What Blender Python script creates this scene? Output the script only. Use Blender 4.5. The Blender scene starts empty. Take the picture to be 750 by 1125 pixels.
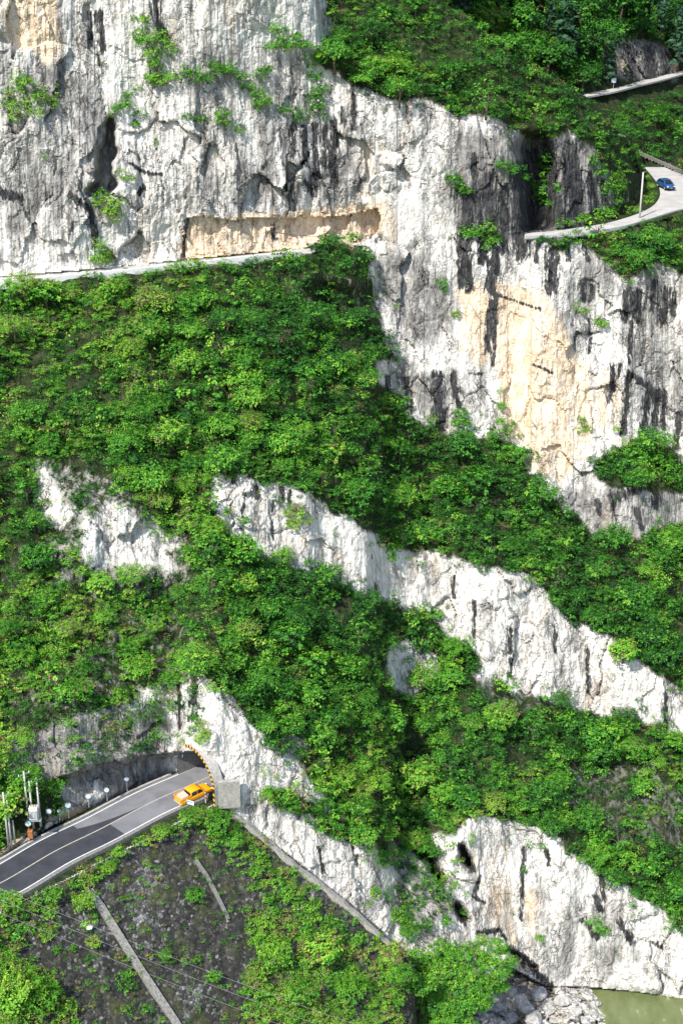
import bpy, bmesh, math, random
import numpy as np
from mathutils import Vector, Matrix
random.seed(7); rng = np.random.default_rng(11)
R = math.radians
scn = bpy.context.scene
col = scn.collection
# ------------------------------------------------------------------ camera frame
F = 1681.0; CU, CV = 375.0, 562.5; T = R(24.0)
CAMZ = 200.0                                     # camera height above the datum; plane heights below are relative to it
sT, cT = math.sin(T), math.cos(T)
def ray(u, v):                                   # direction with unit camera depth
    t = (CV - v) / F
    return np.stack([(u - CU) / F, cT + sT * t, -sT + cT * t], -1)
def dplane(v, z): return z / (-sT + cT * (CV - v) / F)
def P(u, v, z=None, D=None):                     # pixel -> world, on a height plane or at a depth
    u = np.float64(u); v = np.float64(v)
    if D is None: D = dplane(v, z)
    p = ray(u, v) * D
    return Vector((p[0], p[1], p[2] + CAMZ))
ZR, ZU, Z3, ZW = -124.0, -66.0, -56.0, -172.0    # lower road, upper road, far road, river

# ------------------------------------------------------------------ numpy noise
def _h(ix, iy, iz, s):
    n = (ix * 374761393 + iy * 668265263 + iz * 2147483647 + s * 1274126177).astype(np.int64) & 0xFFFFFFFF
    n = ((n ^ (n >> 13)) * 1274126177) & 0xFFFFFFFF
    n = ((n ^ (n >> 16)) * 2246822519) & 0xFFFFFFFF
    return ((n ^ (n >> 15)) & 0xFFFFFF) / float(0xFFFFFF)
def noise(p, s=0):
    q = np.floor(p); f = p - q; q = q.astype(np.int64); f = f * f * (3 - 2 * f)
    r = 0
    for dx in (0, 1):
        for dy in (0, 1):
            for dz in (0, 1):
                w = (f[..., 0] if dx else 1 - f[..., 0]) * (f[..., 1] if dy else 1 - f[..., 1]) * (f[..., 2] if dz else 1 - f[..., 2])
                r = r + w * _h(q[..., 0] + dx, q[..., 1] + dy, q[..., 2] + dz, s)
    return r
def fbm(p, o=4, s=0, g=.5):
    a = 1.; t = 0.; r = 0.
    for k in range(o):
        r = r + a * noise(p * 2 ** k + 17.3 * k, s + k); t += a; a *= g
    return r / t
def facets(p, s=0):                               # angular blocks: a random tilted plane per cell
    q = np.floor(p).astype(np.int64); best = np.full(p.shape[:-1], 9.); out = np.zeros(p.shape[:-1]); sec_ = np.full(p.shape[:-1], 9.)
    for dx in (-1, 0, 1):
        for dy in (-1, 0, 1):
            for dz in (-1, 0, 1):
                c = q + np.array([dx, dy, dz]); h = [_h(c[..., 0], c[..., 1], c[..., 2], s + k) for k in range(6)]
                d = p - c - np.stack(h[:3], -1); r = np.sqrt((d ** 2).sum(-1)); m = r < best
                val = h[3] - .5 + (h[4] - .5) * 1.6 * d[..., 0] + (h[5] - .5) * 2.0 * d[..., 2]
                sec_ = np.where(m, best, np.minimum(sec_, r)); out = np.where(m, val, out); best = np.where(m, r, best)
    return out, sec_ - best
def inpoly(u, v, poly):
    poly = np.array(poly, float); inside = np.zeros(u.shape, bool)
    x0, y0 = poly.min(0); x1, y1 = poly.max(0)
    m = (u >= x0) & (u <= x1) & (v >= y0) & (v <= y1)
    uu, vv = u[m], v[m]; ins = np.zeros(uu.shape, bool)
    n = len(poly)
    for i in range(n):
        xa, ya = poly[i]; xb, yb = poly[(i + 1) % n]
        if ya == yb: continue
        c = ((ya > vv) != (yb > vv)) & (uu < (xb - xa) * (vv - ya) / (yb - ya) + xa)
        ins ^= c
    inside[m] = ins
    return inside
def interp(u, pts):
    pts = np.array(pts, float); return np.interp(u, pts[:, 0], pts[:, 1])
def blur(a, s):
    r = int(3 * s); k = np.exp(-.5 * (np.arange(-r, r + 1) / s) ** 2); k /= k.sum()
    for ax in (0, 1):
        b = np.concatenate([np.repeat(np.take(a, [0], ax), r, ax), a, np.repeat(np.take(a, [-1], ax), r, ax)], ax)
        c = np.zeros_like(a)
        for i, w in enumerate(k):
            c += w * (b[i:i + a.shape[0]] if ax == 0 else b[:, i:i + a.shape[1]])
        a = c
    return a

# ------------------------------------------------------------------ where rock, soil, stains and painted crevice shade are
VEG = [
 [(-400,335),(0,314),(60,308),(130,300),(200,293),(270,288),(325,280),(345,264),(385,268),(410,285),(412,330),(420,372),(445,398),(412,402),(412,418),(432,430),(455,458),(490,478),(515,492),(540,478),(556,480),(575,508),(600,540),(622,562),(650,582),(690,592),(715,578),(750,570),(900,560),(900,850),(750,757),(700,728),(655,692),(612,680),(596,645),(540,622),(458,602),(418,590),(372,562),(330,542),(290,530),(235,516),(232,560),(245,575),(270,606),(330,628),(375,642),(440,668),(485,688),(530,722),(520,742),(550,748),(612,778),(675,788),(750,806),(900,850),(900,1100),(750,1022),(720,996),(675,966),(635,946),(615,916),(575,906),(525,896),(495,910),(470,922),(505,975),(498,1010),(475,1030),(440,1028),(424,1000),(428,960),(405,922),(375,900),(350,868),(335,848),(300,816),(272,790),(255,765),(215,738),(170,752),(150,772),(112,786),(62,796),(22,808),(0,830),(0,925),(-400,1100)],
 [(285,868),(320,868),(345,885),(372,905),(395,915),(392,935),(370,915),(330,895),(300,880)],
 [(350,-500),(352,0),(365,30),(345,60),(352,75),(378,78),(388,100),(408,104),(440,108),(470,110),(500,125),(528,128),(560,142),(580,152),(606,152),(628,146),(646,160),(662,186),(678,200),(683,228),(690,236),(697,205),(697,170),(750,192),(900,250),(900,-500)],
 [(585,262),(612,258),(650,258),(700,250),(750,238),(900,250),(900,300),(750,300),(720,290),(700,300),(690,312),(676,300),(658,282),(640,266),(615,274),(590,270)],
 [(-400,860),(0,855),(40,858),(68,880),(45,915),(0,935),(-400,1080)],
 [(645,510),(665,492),(700,485),(735,492),(760,520),(760,545),(720,540),(690,530),(662,535)],
]
NOVEG = [   # bare rock windows inside the thickets
 [(40,505),(58,520),(78,562),(62,580),(45,545)],
 [(90,558),(106,572),(116,553),(138,558),(148,574),(170,580),(197,598),(178,610),(190,628),(166,622),(148,637),(122,619),(102,629),(84,606),(97,594)],
 [(660,45),(690,43),(735,52),(742,86),(700,92),(668,84)],
 [(425,712),(450,703),(480,722),(476,746),(450,764),(428,755)],
]
SPARSE = [  # (polygon, share of cover kept)
 [[(0,735),(60,735),(130,660),(180,672),(225,700),(215,738),(170,752),(150,772),(112,790),(62,800),(0,830)], .62],
 [[(30,500),(110,520),(210,590),(205,640),(110,665),(60,640)], .5],
 [[(0,500),(110,500),(200,590),(200,640),(110,700),(0,700)], .78],
 [[(0,340),(110,340),(110,420),(0,500)], .85],
 [[(620,840),(720,840),(760,880),(760,940),(680,930),(625,890)], .5],
 [[(520,740),(560,740),(600,780),(540,790)], .55],
 [[(440,800),(560,800),(600,860),(470,880)], .75],
 [[(310,300),(412,300),(412,350),(340,350)], .7],
 [[(424,915),(515,965),(505,1010),(475,1040),(424,1010)], .35],
 [[(90,680),(230,600),(260,700),(200,720)], .75],
]
TAN = [([(125,-60),(150,-60),(155,130),(130,140)], .35), ([(395,215),(500,215),(500,262),(425,270)], .35), ([(130,205),(190,190),(200,285),(135,290)], .35), ([(0,-60),(62,-60),(66,50),(55,70),(38,66),(0,40)], .9), ([(196,292),(205,240),(240,236),(415,226),(420,258),(380,274),(330,282)], 1.35),
 ([(232,-60),(262,-60),(256,34),(232,42)], .5), ([(500,318),(548,302),(600,322),(640,400),(655,480),(622,534),(592,520),(572,492),(545,468),(540,400),(498,394)], .95),
 ([(640,395),(690,420),(700,480),(650,480)], .5), ([(395,150),(430,150),(425,260),(400,262)], .55), ([(505,930),(560,925),(600,1000),(560,1040),(520,1000)], .6),
 ([(330,580),(440,625),(430,640),(320,600)], .45), ([(560,1040),(600,1040),(600,1000),(560,1000)], .4), ([(90,870),(165,850),(165,862),(90,888)], .6), ([(236,858),(340,860),(330,840),(240,830)],.3),
 ([(470,-60),(520,-60),(510,60),(480,60)],.5),([(660,50),(690,70),(700,85),(672,80)],1.0),([(270,0),(330,0),(330,60),(270,60)],.3)]
GREY = [([(650,40),(745,40),(750,95),(650,95)], 1.5), ([(0,50),(70,75),(120,110),(115,250),(0,260)], .5), ([(60,-60),(72,-60),(78,110),(66,110)], .6), ([(195,90),(400,120),(400,225),(200,235)], .45), ([(200,40),(330,55),(330,130),(200,100)], .55),
 ([(415,276),(470,284),(498,330),(488,372),(445,380),(415,330)], .85), ([(82,110),(122,110),(122,250),(90,200)], .55), ([(640,250),(760,260),(760,330),(620,330)], .45), ([(480,170),(550,150),(590,190),(590,270),(500,260)], .7),
 ([(500,150),(690,150),(690,250),(500,262)], 1.25), ([(612,528),(760,540),(760,600),(640,585)], .7), ([(600,330),(640,330),(640,400),(600,400)], .6), ([(0,780),(200,780),(180,860),(0,870)], .7), ([(480,990),(640,960),(720,1060),(600,1090),(560,1040)], .35),
 ([(410,400),(510,410),(500,470),(440,440)], .7), ([(520,740),(610,780),(560,790),(510,760)], .6),([(640,840),(760,850),(760,960),(640,930)], .7), ([(670,300),(760,300),(760,500),(690,440)], .35),([(255,870),(360,880),(440,960),(300,920)], .35)]
BLK = [ ([(668,60),(672,84)],10),([(690,48),(694,88)],9),([(712,56),(716,86)],12),([(730,60),(732,84)],8), # dark mineral streaks and cracks, plus painted crevice shade: (polyline, width in photo pixels)
 ([(100,14),(101,50)],5),([(110,14),(112,55)],6),([(109,60),(110,72)],3),([(175,-30),(172,20),(183,40)],8),([(322,138),(322,172)],6),([(334,140),(334,178)],5),([(346,136),(346,178)],5),([(356,140),(358,182)],7),([(367,135),(367,200)],7),([(376,118),(377,140)],3),([(388,102),(388,142)],4),
 ([(345,185),(347,205)],9),([(335,200),(345,215)],5),([(513,212),(513,252)],15),([(536,198),(538,262)],15),([(553,205),(553,275)],9),([(568,185),(572,280)],14),([(582,180),(584,250)],14),([(520,172),(522,225)],6),([(596,190),(600,245)],16),([(612,230),(622,250)],12),
 ([(604,160),(606,200),(614,246)],12),([(628,160),(628,200),(634,246)],10),([(648,200),(656,240)],9),([(585,170),(590,240)],16),([(506,262),(508,312)],9),([(513,270),(515,318)],7),([(541,280),(538,318)],10),([(606,275),(606,318)],11),([(590,268),(588,285)],6),([(623,262),(624,285)],4),([(641,268),(646,286)],4),
 ([(540,300),(535,385)],5),([(544,320),(541,400)],4),([(512,300),(514,320)],6),([(641,312),(640,330)],5),([(649,314),(648,330)],5),([(688,322),(686,350)],8),([(700,322),(698,350)],10),([(733,320),(728,352)],10),([(718,310),(716,340)],5),([(740,330),(738,345)],5),
 ([(694,352),(690,398)],4),([(647,350),(647,388)],3),([(673,402),(669,440)],5),([(680,400),(677,420)],3),([(690,412),(684,475)],6),([(690,410),(712,426),(706,480)],6),([(722,430),(716,485)],6),([(730,430),(727,470)],5),([(746,455),(742,490)],7),([(712,425),(720,440)],8),
 ([(481,415),(482,470)],11),([(425,415),(427,440)],5),([(447,418),(450,450)],6),([(540,205),(545,300)],8),([(527,215),(530,285)],9),([(497,412),(503,445)],7),([(515,410),(528,411)],2),([(620,170),(622,235)],5),([(634,180),(637,235)],6),([(648,190),(652,215)],5),([(608,200),(612,240)],8),([(660,200),(668,235)],6),([(680,545),(700,535)],9),([(722,535),(720,555)],7),([(700,560),(704,580)],5),([(672,545),(674,560)],5),([(655,550),(658,565)],4),
 ([(498,634),(498,656)],4),([(645,710),(646,760)],4),([(608,688),(609,716)],4),([(730,762),(730,800)],4),([(282,535),(283,548)],4),([(309,536),(310,548)],5),([(318,540),(318,552)],4),([(268,545),(266,600)],2.5),([(258,516),(256,528)],5),([(299,550),(300,602)],2),
 ([(455,928),(486,966)],7),([(506,928),(518,955)],6),([(527,962),(520,985),(532,992)],3),([(660,958),(662,988)],5),([(680,1012),(693,1035)],6),([(716,1035),(728,1042)],4),([(600,935),(602,950)],4),([(197,752),(197,800)],3),([(213,742),(211,790)],5),([(175,792),(150,812)],4),
 ([(560,1042),(575,1052),(604,1084)],7),([(525,1025),(548,1022),(556,1032)],4),([(500,996),(510,1012)],7),([(290,185),(292,178)],4),([(300,248),(300,262)],5),([(283,205),(297,200)],2),([(145,180),(160,190),(178,192)],3),([(153,212),(158,205)],4),([(78,214),(100,232),(106,270)],6),([(4,212),(22,218)],8),([(540,322),(592,340)],2.5),([(585,400),(606,410)],2),  # first stroke is the crevice shadow under the cliff, painted black
 ([(412,640),(414,668)],2.5),([(560,690),(560,730)],3),([(520,660),(520,700)],2.5),([(575,930),(572,1010)],4),([(350,930),(356,960)],3),([(325,870),(328,900)],2.5),([(386,930),(392,950)],3),([(440,975),(448,1000)],6),([(640,1010),(655,1030)],5),([(652,985),(660,1000)],5)]
ROADU = [(-400,336),(-400,329),(0,304),(100,296),(200,286),(330,273),(346,271),(346,277),(335,279),(200,293),(100,303),(0,312)]
FLATR = [(583,262),(583,255),(640,248),(670,241),(688,232),(700,222),(706,205),(697,169),(750,191),(900,262),(900,300),(750,236),(700,248),(640,257)]
FAR = [(440,-600),(482,0),(520,22),(560,60),(612,88),(652,112),(690,150),(697,168),(750,190),(1100,340),(3500,900),(3500,-600)]
GALL = [(199,286),(204,240),(214,237),(240,240),(256,242),(276,239),(300,240),(330,238),(360,239),(378,237),(398,233),(407,229),(415,231),(419,240),(417,252),(410,260),(392,268),(375,277),(340,282)]
CAVE = [(44,905),(48,862),(60,855),(76,851),(95,849),(108,839),(128,836),(140,840),(152,833),(165,829),(180,828),(197,826),(221,829),(237,882),(197,856),(165,866),(100,896)]
PORTAL = [(196,856),(195,832),(200,826),(213,825),(221,828),(227,838),(232,850),(235,864),(236,882)]

def lines(lo, hi, st, far, ext):
    a = list(np.arange(lo, hi + .01, st)); s = st; x = hi; 
    while x < far: s = min(s * 1.25, 90); x += s; a.append(x)
    s = st; x = lo
    while x > ext: s = min(s * 1.25, 90); x -= s; a.insert(0, x)
    return np.array(a)
GU = lines(-24, 774, 1.5, 2400, -1700); GV = lines(-24, 1149, 1.5, 2300, -560)
U, V = np.meshgrid(GU, GV)
NV, NU = U.shape
TH = T - np.arctan((CV - V) / F)                                 # downward pitch of each ray
wob = np.stack([U * .06, V * .06, U * 0], -1)
WU = U + (fbm(wob, 5, 3, .62) - .5) * 26; WV = V + (fbm(wob, 5, 9, .62) - .5) * 26
def mask(polys, wob=True): 
    m = np.zeros(U.shape, bool)
    for p in polys: m |= inpoly(WU if wob else U, WV if wob else V, p)
    return m
veg = mask(VEG) & ~mask(NOVEG)
flat = mask([ROADU, FLATR], False)
far = inpoly(U, V, FAR)
slope = np.where(veg, 40., 80.)
slope = np.where(V < -30, 45., slope)
slope = blur(slope, 5.)
slope[flat] = 0.
# anchors ----------------------------------------------------------------
v_up = interp(GU, [(-1700,420),(-400,332),(0,304),(100,296),(200,286),(330,273),(420,264),(583,256),(640,249),(670,242),(690,231),(700,222),(750,212),(900,230),(1100,260),(2400,400)])
E0 = P(0, 995, ZR); E1 = P(232, 878, ZR)
e = (E1 - E0); e.z = 0; e.normalize(); nrm = Vector((e.y, -e.x, 0))
if nrm.y > 0: nrm = -nrm
t50 = math.tan(R(50)); RY = ray(U, V)
zr = ZR - .25
Df = dplane(V, zr); Df[Df < 0] = 1e4
den = RY[..., 2] + t50 * (RY[..., 0] * nrm.x + RY[..., 1] * nrm.y)
Ds = (zr + t50 * (E0.x * nrm.x + E0.y * nrm.y + .9)) / den
Ds[(Ds < 0)] = 1e4
Ds = Ds + np.maximum(0, U - 452) * 1.2
low = np.maximum(Df, Ds)
bankp = [(440,1200),(450,1080),(500,1068),(540,1060),(585,1050),(618,1068),(655,1096),(672,1140),(680,1200)]
bank = blur(mask([bankp]).astype(float), 5.)
zb = ZW - 1.2 + bank * 2.6
Dr = dplane(V, zb); Dr[Dr < 0] = 1e4
low = np.minimum(low, Dr)
v_lo = interp(GU, [(-1700,1900),(-300,1080),(0,944),(60,906),(100,888),(165,860),(190,848),(236,881),(258,892),(318,940),(380,990),(440,1043),(470,1085),(500,1100),(560,1062),(600,1084),(640,1084),(700,1090),(750,1098),(900,1130),(1100,1180),(2400,1500)])
ct = 1 / np.tan(np.radians(np.clip(slope + np.degrees(TH), 12, 168)))
dphi = np.zeros_like(U); dphi[1:] = (TH[1:] - TH[:-1])            # going down: pitch grows
I = np.cumsum(-.5 * (ct + np.vstack([ct[:1], ct[:-1]])) * dphi, 0)   # ln r going down
lnr = np.zeros_like(U)
sec = np.sqrt(1 + ((CV - V) / F) ** 2)
RL = np.array([math.log(low[np.argmin(abs(GV - v_lo[j])), j] * sec[np.argmin(abs(GV - v_lo[j])), j]) for j in range(NU)])
wk = np.exp(-.5 * ((GU[:, None] - GU[None, :]) / 105.) ** 2) * np.gradient(GU)[None, :]; RLs = (wk @ RL) / wk.sum(1)
bl_ = np.clip((GU - 215) / 190, 0, 1); RL = RL * (1 - bl_) + RLs * bl_
for j in range(NU):
    iu = np.argmin(abs(GV - v_up[j])); il = np.argmin(abs(GV - v_lo[j]))
    ru = math.log(dplane(GV[iu], ZU) * sec[iu, j]); rl = RL[j]
    c = I[:, j] - I[iu, j] + ru
    k = (rl - c[il]) 
    w = np.clip((GV - GV[iu]) / (GV[il] - GV[iu]), 0, 1); 
    lnr[:, j] = c + k * w
Dm = np.exp(lnr) / sec
Dm = np.clip(Dm, 60, 3000)
sm = blur(Dm, 4.); Dm = np.where(flat, Dm, sm * .8 + Dm * .2)
below = V >= v_lo[None, :]
Dm = np.where(below, low, Dm)
# the far hillside behind the bend
v3 = interp(GU, [(-1700,180),(480,118),(560,112),(650,101),(700,90),(750,78),(900,40),(1100,0),(2400,-100)])
r3 = np.log(dplane(v3, Z3)); s_far = np.where(V < v3[None, :], 52., 30.)
th3 = T - np.arctan((CV - v3) / F)
ctf = 1 / np.tan(np.radians(s_far) + np.clip(.5 * (TH + th3[None, :]), -.3, .6))
Dfar = np.exp(r3[None, :] - ctf * (TH - th3[None, :]))
Dm = np.where(far, np.maximum(Dfar, Dm + 3), Dm)
# recesses: rock gallery, half tunnel, dark cleft, crevice
rough = lambda poly, a=4: inpoly(U + (fbm(wob * 5, 2, 5) - .5) * a, V + (fbm(wob * 5, 2, 6) - .5) * a, poly)
def foot(mask_, z, deep): # vertical back wall standing on the road plane
    return mask_
gal = rough(GALL)
Dm += np.where(gal, 1.5 + 3. * np.clip((U - 385) / 25, 0, 1), 0)
mound = blur(inpoly(U, V, [(330,290),(340,268),(352,260),(372,266),(385,272),(402,282),(408,300),(400,320),(325,310)]).astype(float), 4); Dm -= mound * 4.5 * ~flat
cav = rough(CAVE) & ~below
Dm += np.where(cav, 2.4 * np.clip((U - 40) / 30, 0, 1), 0)
rec = blur(mask([[(574,150),(592,148),(604,180),(600,250),(578,255),(570,200)]]).astype(float), 3.)
Dm += rec * 9
crev = mask([[(117,135),(123,130),(126,205),(118,212),(98,214),(108,190),(112,160)], [(455,925),(462,925),(488,965),(480,968)], [(505,925),(510,925),(520,955),(512,955)], [(558,1040),(568,1043),(590,1066),(580,1068)], [(498,994),(504,993),(514,1012),(508,1014)]])
Dm += blur((crev & ~below).astype(float), 1.3) * 6
lip2 = blur(inpoly(U, V, [(176,806),(240,806),(236,829),(220,829),(212,826),(199,830),(190,836),(176,832)]).astype(float), 2); Dm -= lip2 * 1.6
lip = blur(((V > 800) & ~cav & ~below & (V > 826 - 0) & (U > 40) & (U < 200) & inpoly(U, V, [(40,800),(200,780),(230,826),(197,826),(128,837),(60,856)])).astype(float), 2)
Dm -= lip * 1.9
# ------------------------------------------------------------------ rock relief
pos = RY * Dm[..., None]
vegs = blur(veg.astype(float), 2.5)
rockm = np.clip(1 - vegs, 0, 1)
flute = fbm(pos * np.array([.42, .25, .03]), 5, 21, .6)
big = fbm(pos * .05, 3, 31); mid = fbm(pos * np.array([.22, .22, .13]), 4, 41, .55)
rid = 1 - abs(2 * fbm(pos * np.array([.12, .12, .10]) + 2 * big[..., None], 4, 51) - 1)
fine = fbm(pos * .9, 4, 61, .6)
amp = np.where(below | flat, 0., 1.)
amp = np.minimum(1, blur(amp, 2.5)); amp = np.where(flat, 0, amp); amp[below] = 0
smooth_rock = blur(mask([TAN[1][0]]).astype(float), 2)
wpos = pos + (np.stack([fbm(pos * .3, 2, 91), fbm(pos * .3, 2, 95), fbm(pos * .3, 2, 99)], -1) - .5) * 3.
f1, e1 = facets(wpos * np.array([.17, .17, .09]), 200); f2, e2 = facets(wpos * np.array([.5, .5, .30]), 300); f3, e3 = facets(wpos * np.array([1.3, 1.3, .8]), 400)
groove = np.clip(1 - e1 / .07, 0, 1) * (mid > .48)
calm = np.clip(.35 + 1.6 * (fbm(pos * .035, 2, 77) - .35), .3, 1.)
disp = (big - .5) * 7 + (mid - .5) * (1.0 + 4.2 * vegs) + (flute - .5) * 1.9 * rockm + rockm * calm * (f1 * 2.3 + f2 * .6 + f3 * .14 + groove * .55) + (fine - .5) * .35
disp *= (1 - .92 * smooth_rock)
Dm2 = Dm + disp * amp
embz = below & (Ds < Dr) & (Ds > Df) & (U < 520)
eb = (fbm(pos * .5, 4, 71) - .5) * .9
Dm2 = np.where(embz, Dm2 + eb, Dm2)
bkn = below & (bank > .2)
Dm2 = np.where(bkn, Dm2 + (f2 * 2.2 + f3 * .9 + f1 * 1.5) * bank, Dm2)
Dm = Dm2
pos = RY * Dm[..., None]; pos[..., 2] += CAMZ
def depth_at(u, v):
    j = np.clip(np.searchsorted(GU, u), 1, NU - 1); i = np.clip(np.searchsorted(GV, v), 1, NV - 1)
    return Dm[i, j]
def ground(u, v, D=None):
    d = depth_at(u, v) if D is None else D
    return P(u, v, D=float(d))
# attributes -------------------------------------------------------------
WU2 = U + (fbm(wob * 2.5, 3, 13) - .5) * 5; WV2 = V + (fbm(wob * 2.5, 3, 19) - .5) * 9
def paint(lst, s):
    a = np.zeros_like(U)
    for poly, w in lst: a = np.maximum(a, w * inpoly(WU, WV, poly))
    return blur(a, s)
a_tan = paint(TAN, 3.5); a_grey = paint(GREY, 6)
a_blk = np.zeros_like(U)
for pl, w in BLK:
    for (xa, ya), (xb, yb) in zip(pl[:-1], pl[1:]):
        m = (U > min(xa, xb) - 18) & (U < max(xa, xb) + 18) & (V > min(ya, yb) - 18) & (V < max(ya, yb) + 18)
        x, y = WU2[m] , V[m] 
        L = (xb - xa) ** 2 + (yb - ya) ** 2; t = np.clip(((x - xa) * (xb - xa) + (y - ya) * (yb - ya)) / L, 0, 1)
        d = np.hypot(x - xa - t * (xb - xa), y - ya - t * (yb - ya))
        a_blk[m] = np.maximum(a_blk[m], np.clip(1.15 - d / (w * .95), 0, 1))
a_blk = blur(a_blk, .6)
a_veg = np.clip(vegs, 0, 1)
sp_ = np.zeros_like(U)
for p_, k_ in SPARSE: sp_ = np.maximum(sp_, (1 - k_) * inpoly(WU, WV, p_))
a_veg = a_veg * (1 - .75 * blur(sp_, 3)) 
a_veg = np.where(below & ~embz & (U < 260), .95, a_veg); a_veg = np.where(inpoly(U, V, [(640,262),(640,236),(690,222),(694,168),(760,190),(900,262),(760,262)]), 1., a_veg)

def set_attr(me, name, arr):
    at = me.attributes.new(name, 'FLOAT', 'POINT'); at.data.foreach_set('value', np.ascontiguousarray(arr, np.float32).ravel())
def mesh_from(name, verts, quads, attrs={}, smooth=True):
    me = bpy.data.meshes.new(name)
    verts = np.ascontiguousarray(verts, np.float32); quads = np.ascontiguousarray(quads, np.int32)
    nq, k = quads.shape
    me.vertices.add(len(verts)); me.vertices.foreach_set('co', verts.ravel())
    me.loops.add(nq * k); me.loops.foreach_set('vertex_index', quads.ravel())
    me.polygons.add(nq); me.polygons.foreach_set('loop_start', np.arange(0, nq * k, k, dtype=np.int32))
    me.polygons.foreach_set('use_smooth', np.full(nq, smooth))
    me.update(calc_edges=True)
    for n_, a in attrs.items(): set_attr(me, n_, a)
    return me
def link(name, me, mat=None, parent=None):
    o = bpy.data.objects.new(name, me); col.objects.link(o)
    if mat is not None: me.materials.clear(); me.materials.append(mat)
    if parent is not None: o.parent = parent
    return o
def tag(o, label=None, cat=None, group=None, kind=None):
    if label: o['label'] = label
    if cat: o['category'] = cat
    if group: o['group'] = group
    if kind: o['kind'] = kind
    return o

# ------------------------------------------------------------------ materials
class NT:
    def __init__(s, name):
        s.m = bpy.data.materials.new(name); s.m.use_nodes = True; s.t = s.m.node_tree
        s.b = s.t.nodes['Principled BSDF']; s.out = s.t.nodes['Material Output']
    def n(s, typ, **kw):
        x = s.t.nodes.new(typ)
        for k, v in kw.items():
            if k.startswith('i_'): x.inputs[k[2:].replace('_', ' ')].default_value = v
            else: setattr(x, k, v)
        return x
    def l(s, a, b): s.t.links.new(a, b)
    def coord(s, scale=(1, 1, 1)):
        g = s.n('ShaderNodeNewGeometry') if False else s.n('ShaderNodeTexCoord')
        m = s.n('ShaderNodeMapping'); m.inputs['Scale'].default_value = scale; s.l(g.outputs['Object'], m.inputs['Vector']); return m.outputs[0]
    def noise(s, scale, vec, det=6, rough=.6, dist=0):
        x = s.n('ShaderNodeTexNoise'); x.inputs['Scale'].default_value = scale; x.inputs['Detail'].default_value = det
        x.inputs['Roughness'].default_value = rough; x.inputs['Distortion'].default_value = dist; s.l(vec, x.inputs['Vector']); return x.outputs['Fac']
    def ramp(s, fac, stops, interp='LINEAR'):
        x = s.n('ShaderNodeValToRGB'); x.color_ramp.interpolation = interp
        els = x.color_ramp.elements
        while len(els) < len(stops): els.new(.5)
        for e_, (p, c) in zip(els, stops):
            e_.position = p; e_.color = (c, c, c, 1) if isinstance(c, (int, float)) else (*c, 1)
        s.l(fac, x.inputs[0]); return x.outputs[0]
    def mix(s, fac, a, b, mode='MIX'):
        x = s.n('ShaderNodeMix', data_type='RGBA', blend_type=mode)
        for v, i in ((fac, 0), (a, 6), (b, 7)):
            if hasattr(v, 'is_linked') or hasattr(v, 'node'): s.l(v, x.inputs[i])
            elif i == 0: x.inputs[0].default_value = v
            else: x.inputs[i].default_value = (*v, 1)
        return x.outputs[2]
    def math(s, op, a, b=0., clamp=False):
        x = s.n('ShaderNodeMath', operation=op, use_clamp=clamp)
        for v, i in ((a, 0), (b, 1)):
            if isinstance(v, (int, float)): x.inputs[i].default_value = v
            else: s.l(v, x.inputs[i])
        return x.outputs[0]
    def attr(s, name): return s.n('ShaderNodeAttribute', attribute_name=name).outputs['Fac']
    def bump(s, h, strength=1, dist=.1):
        x = s.n('ShaderNodeBump'); x.inputs['Strength'].default_value = strength; x.inputs['Distance'].default_value = dist
        s.l(h, x.inputs['Height']); s.l(x.outputs[0], s.b.inputs['Normal'])
    def base(s, c, rough=.8, spec=.3):
        if isinstance(c, tuple): s.b.inputs['Base Color'].default_value = (*c, 1)
        else: s.l(c, s.b.inputs['Base Color'])
        s.b.inputs['Roughness'].default_value = rough; s.b.inputs['Specular IOR Level'].default_value = spec
        return s

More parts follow.
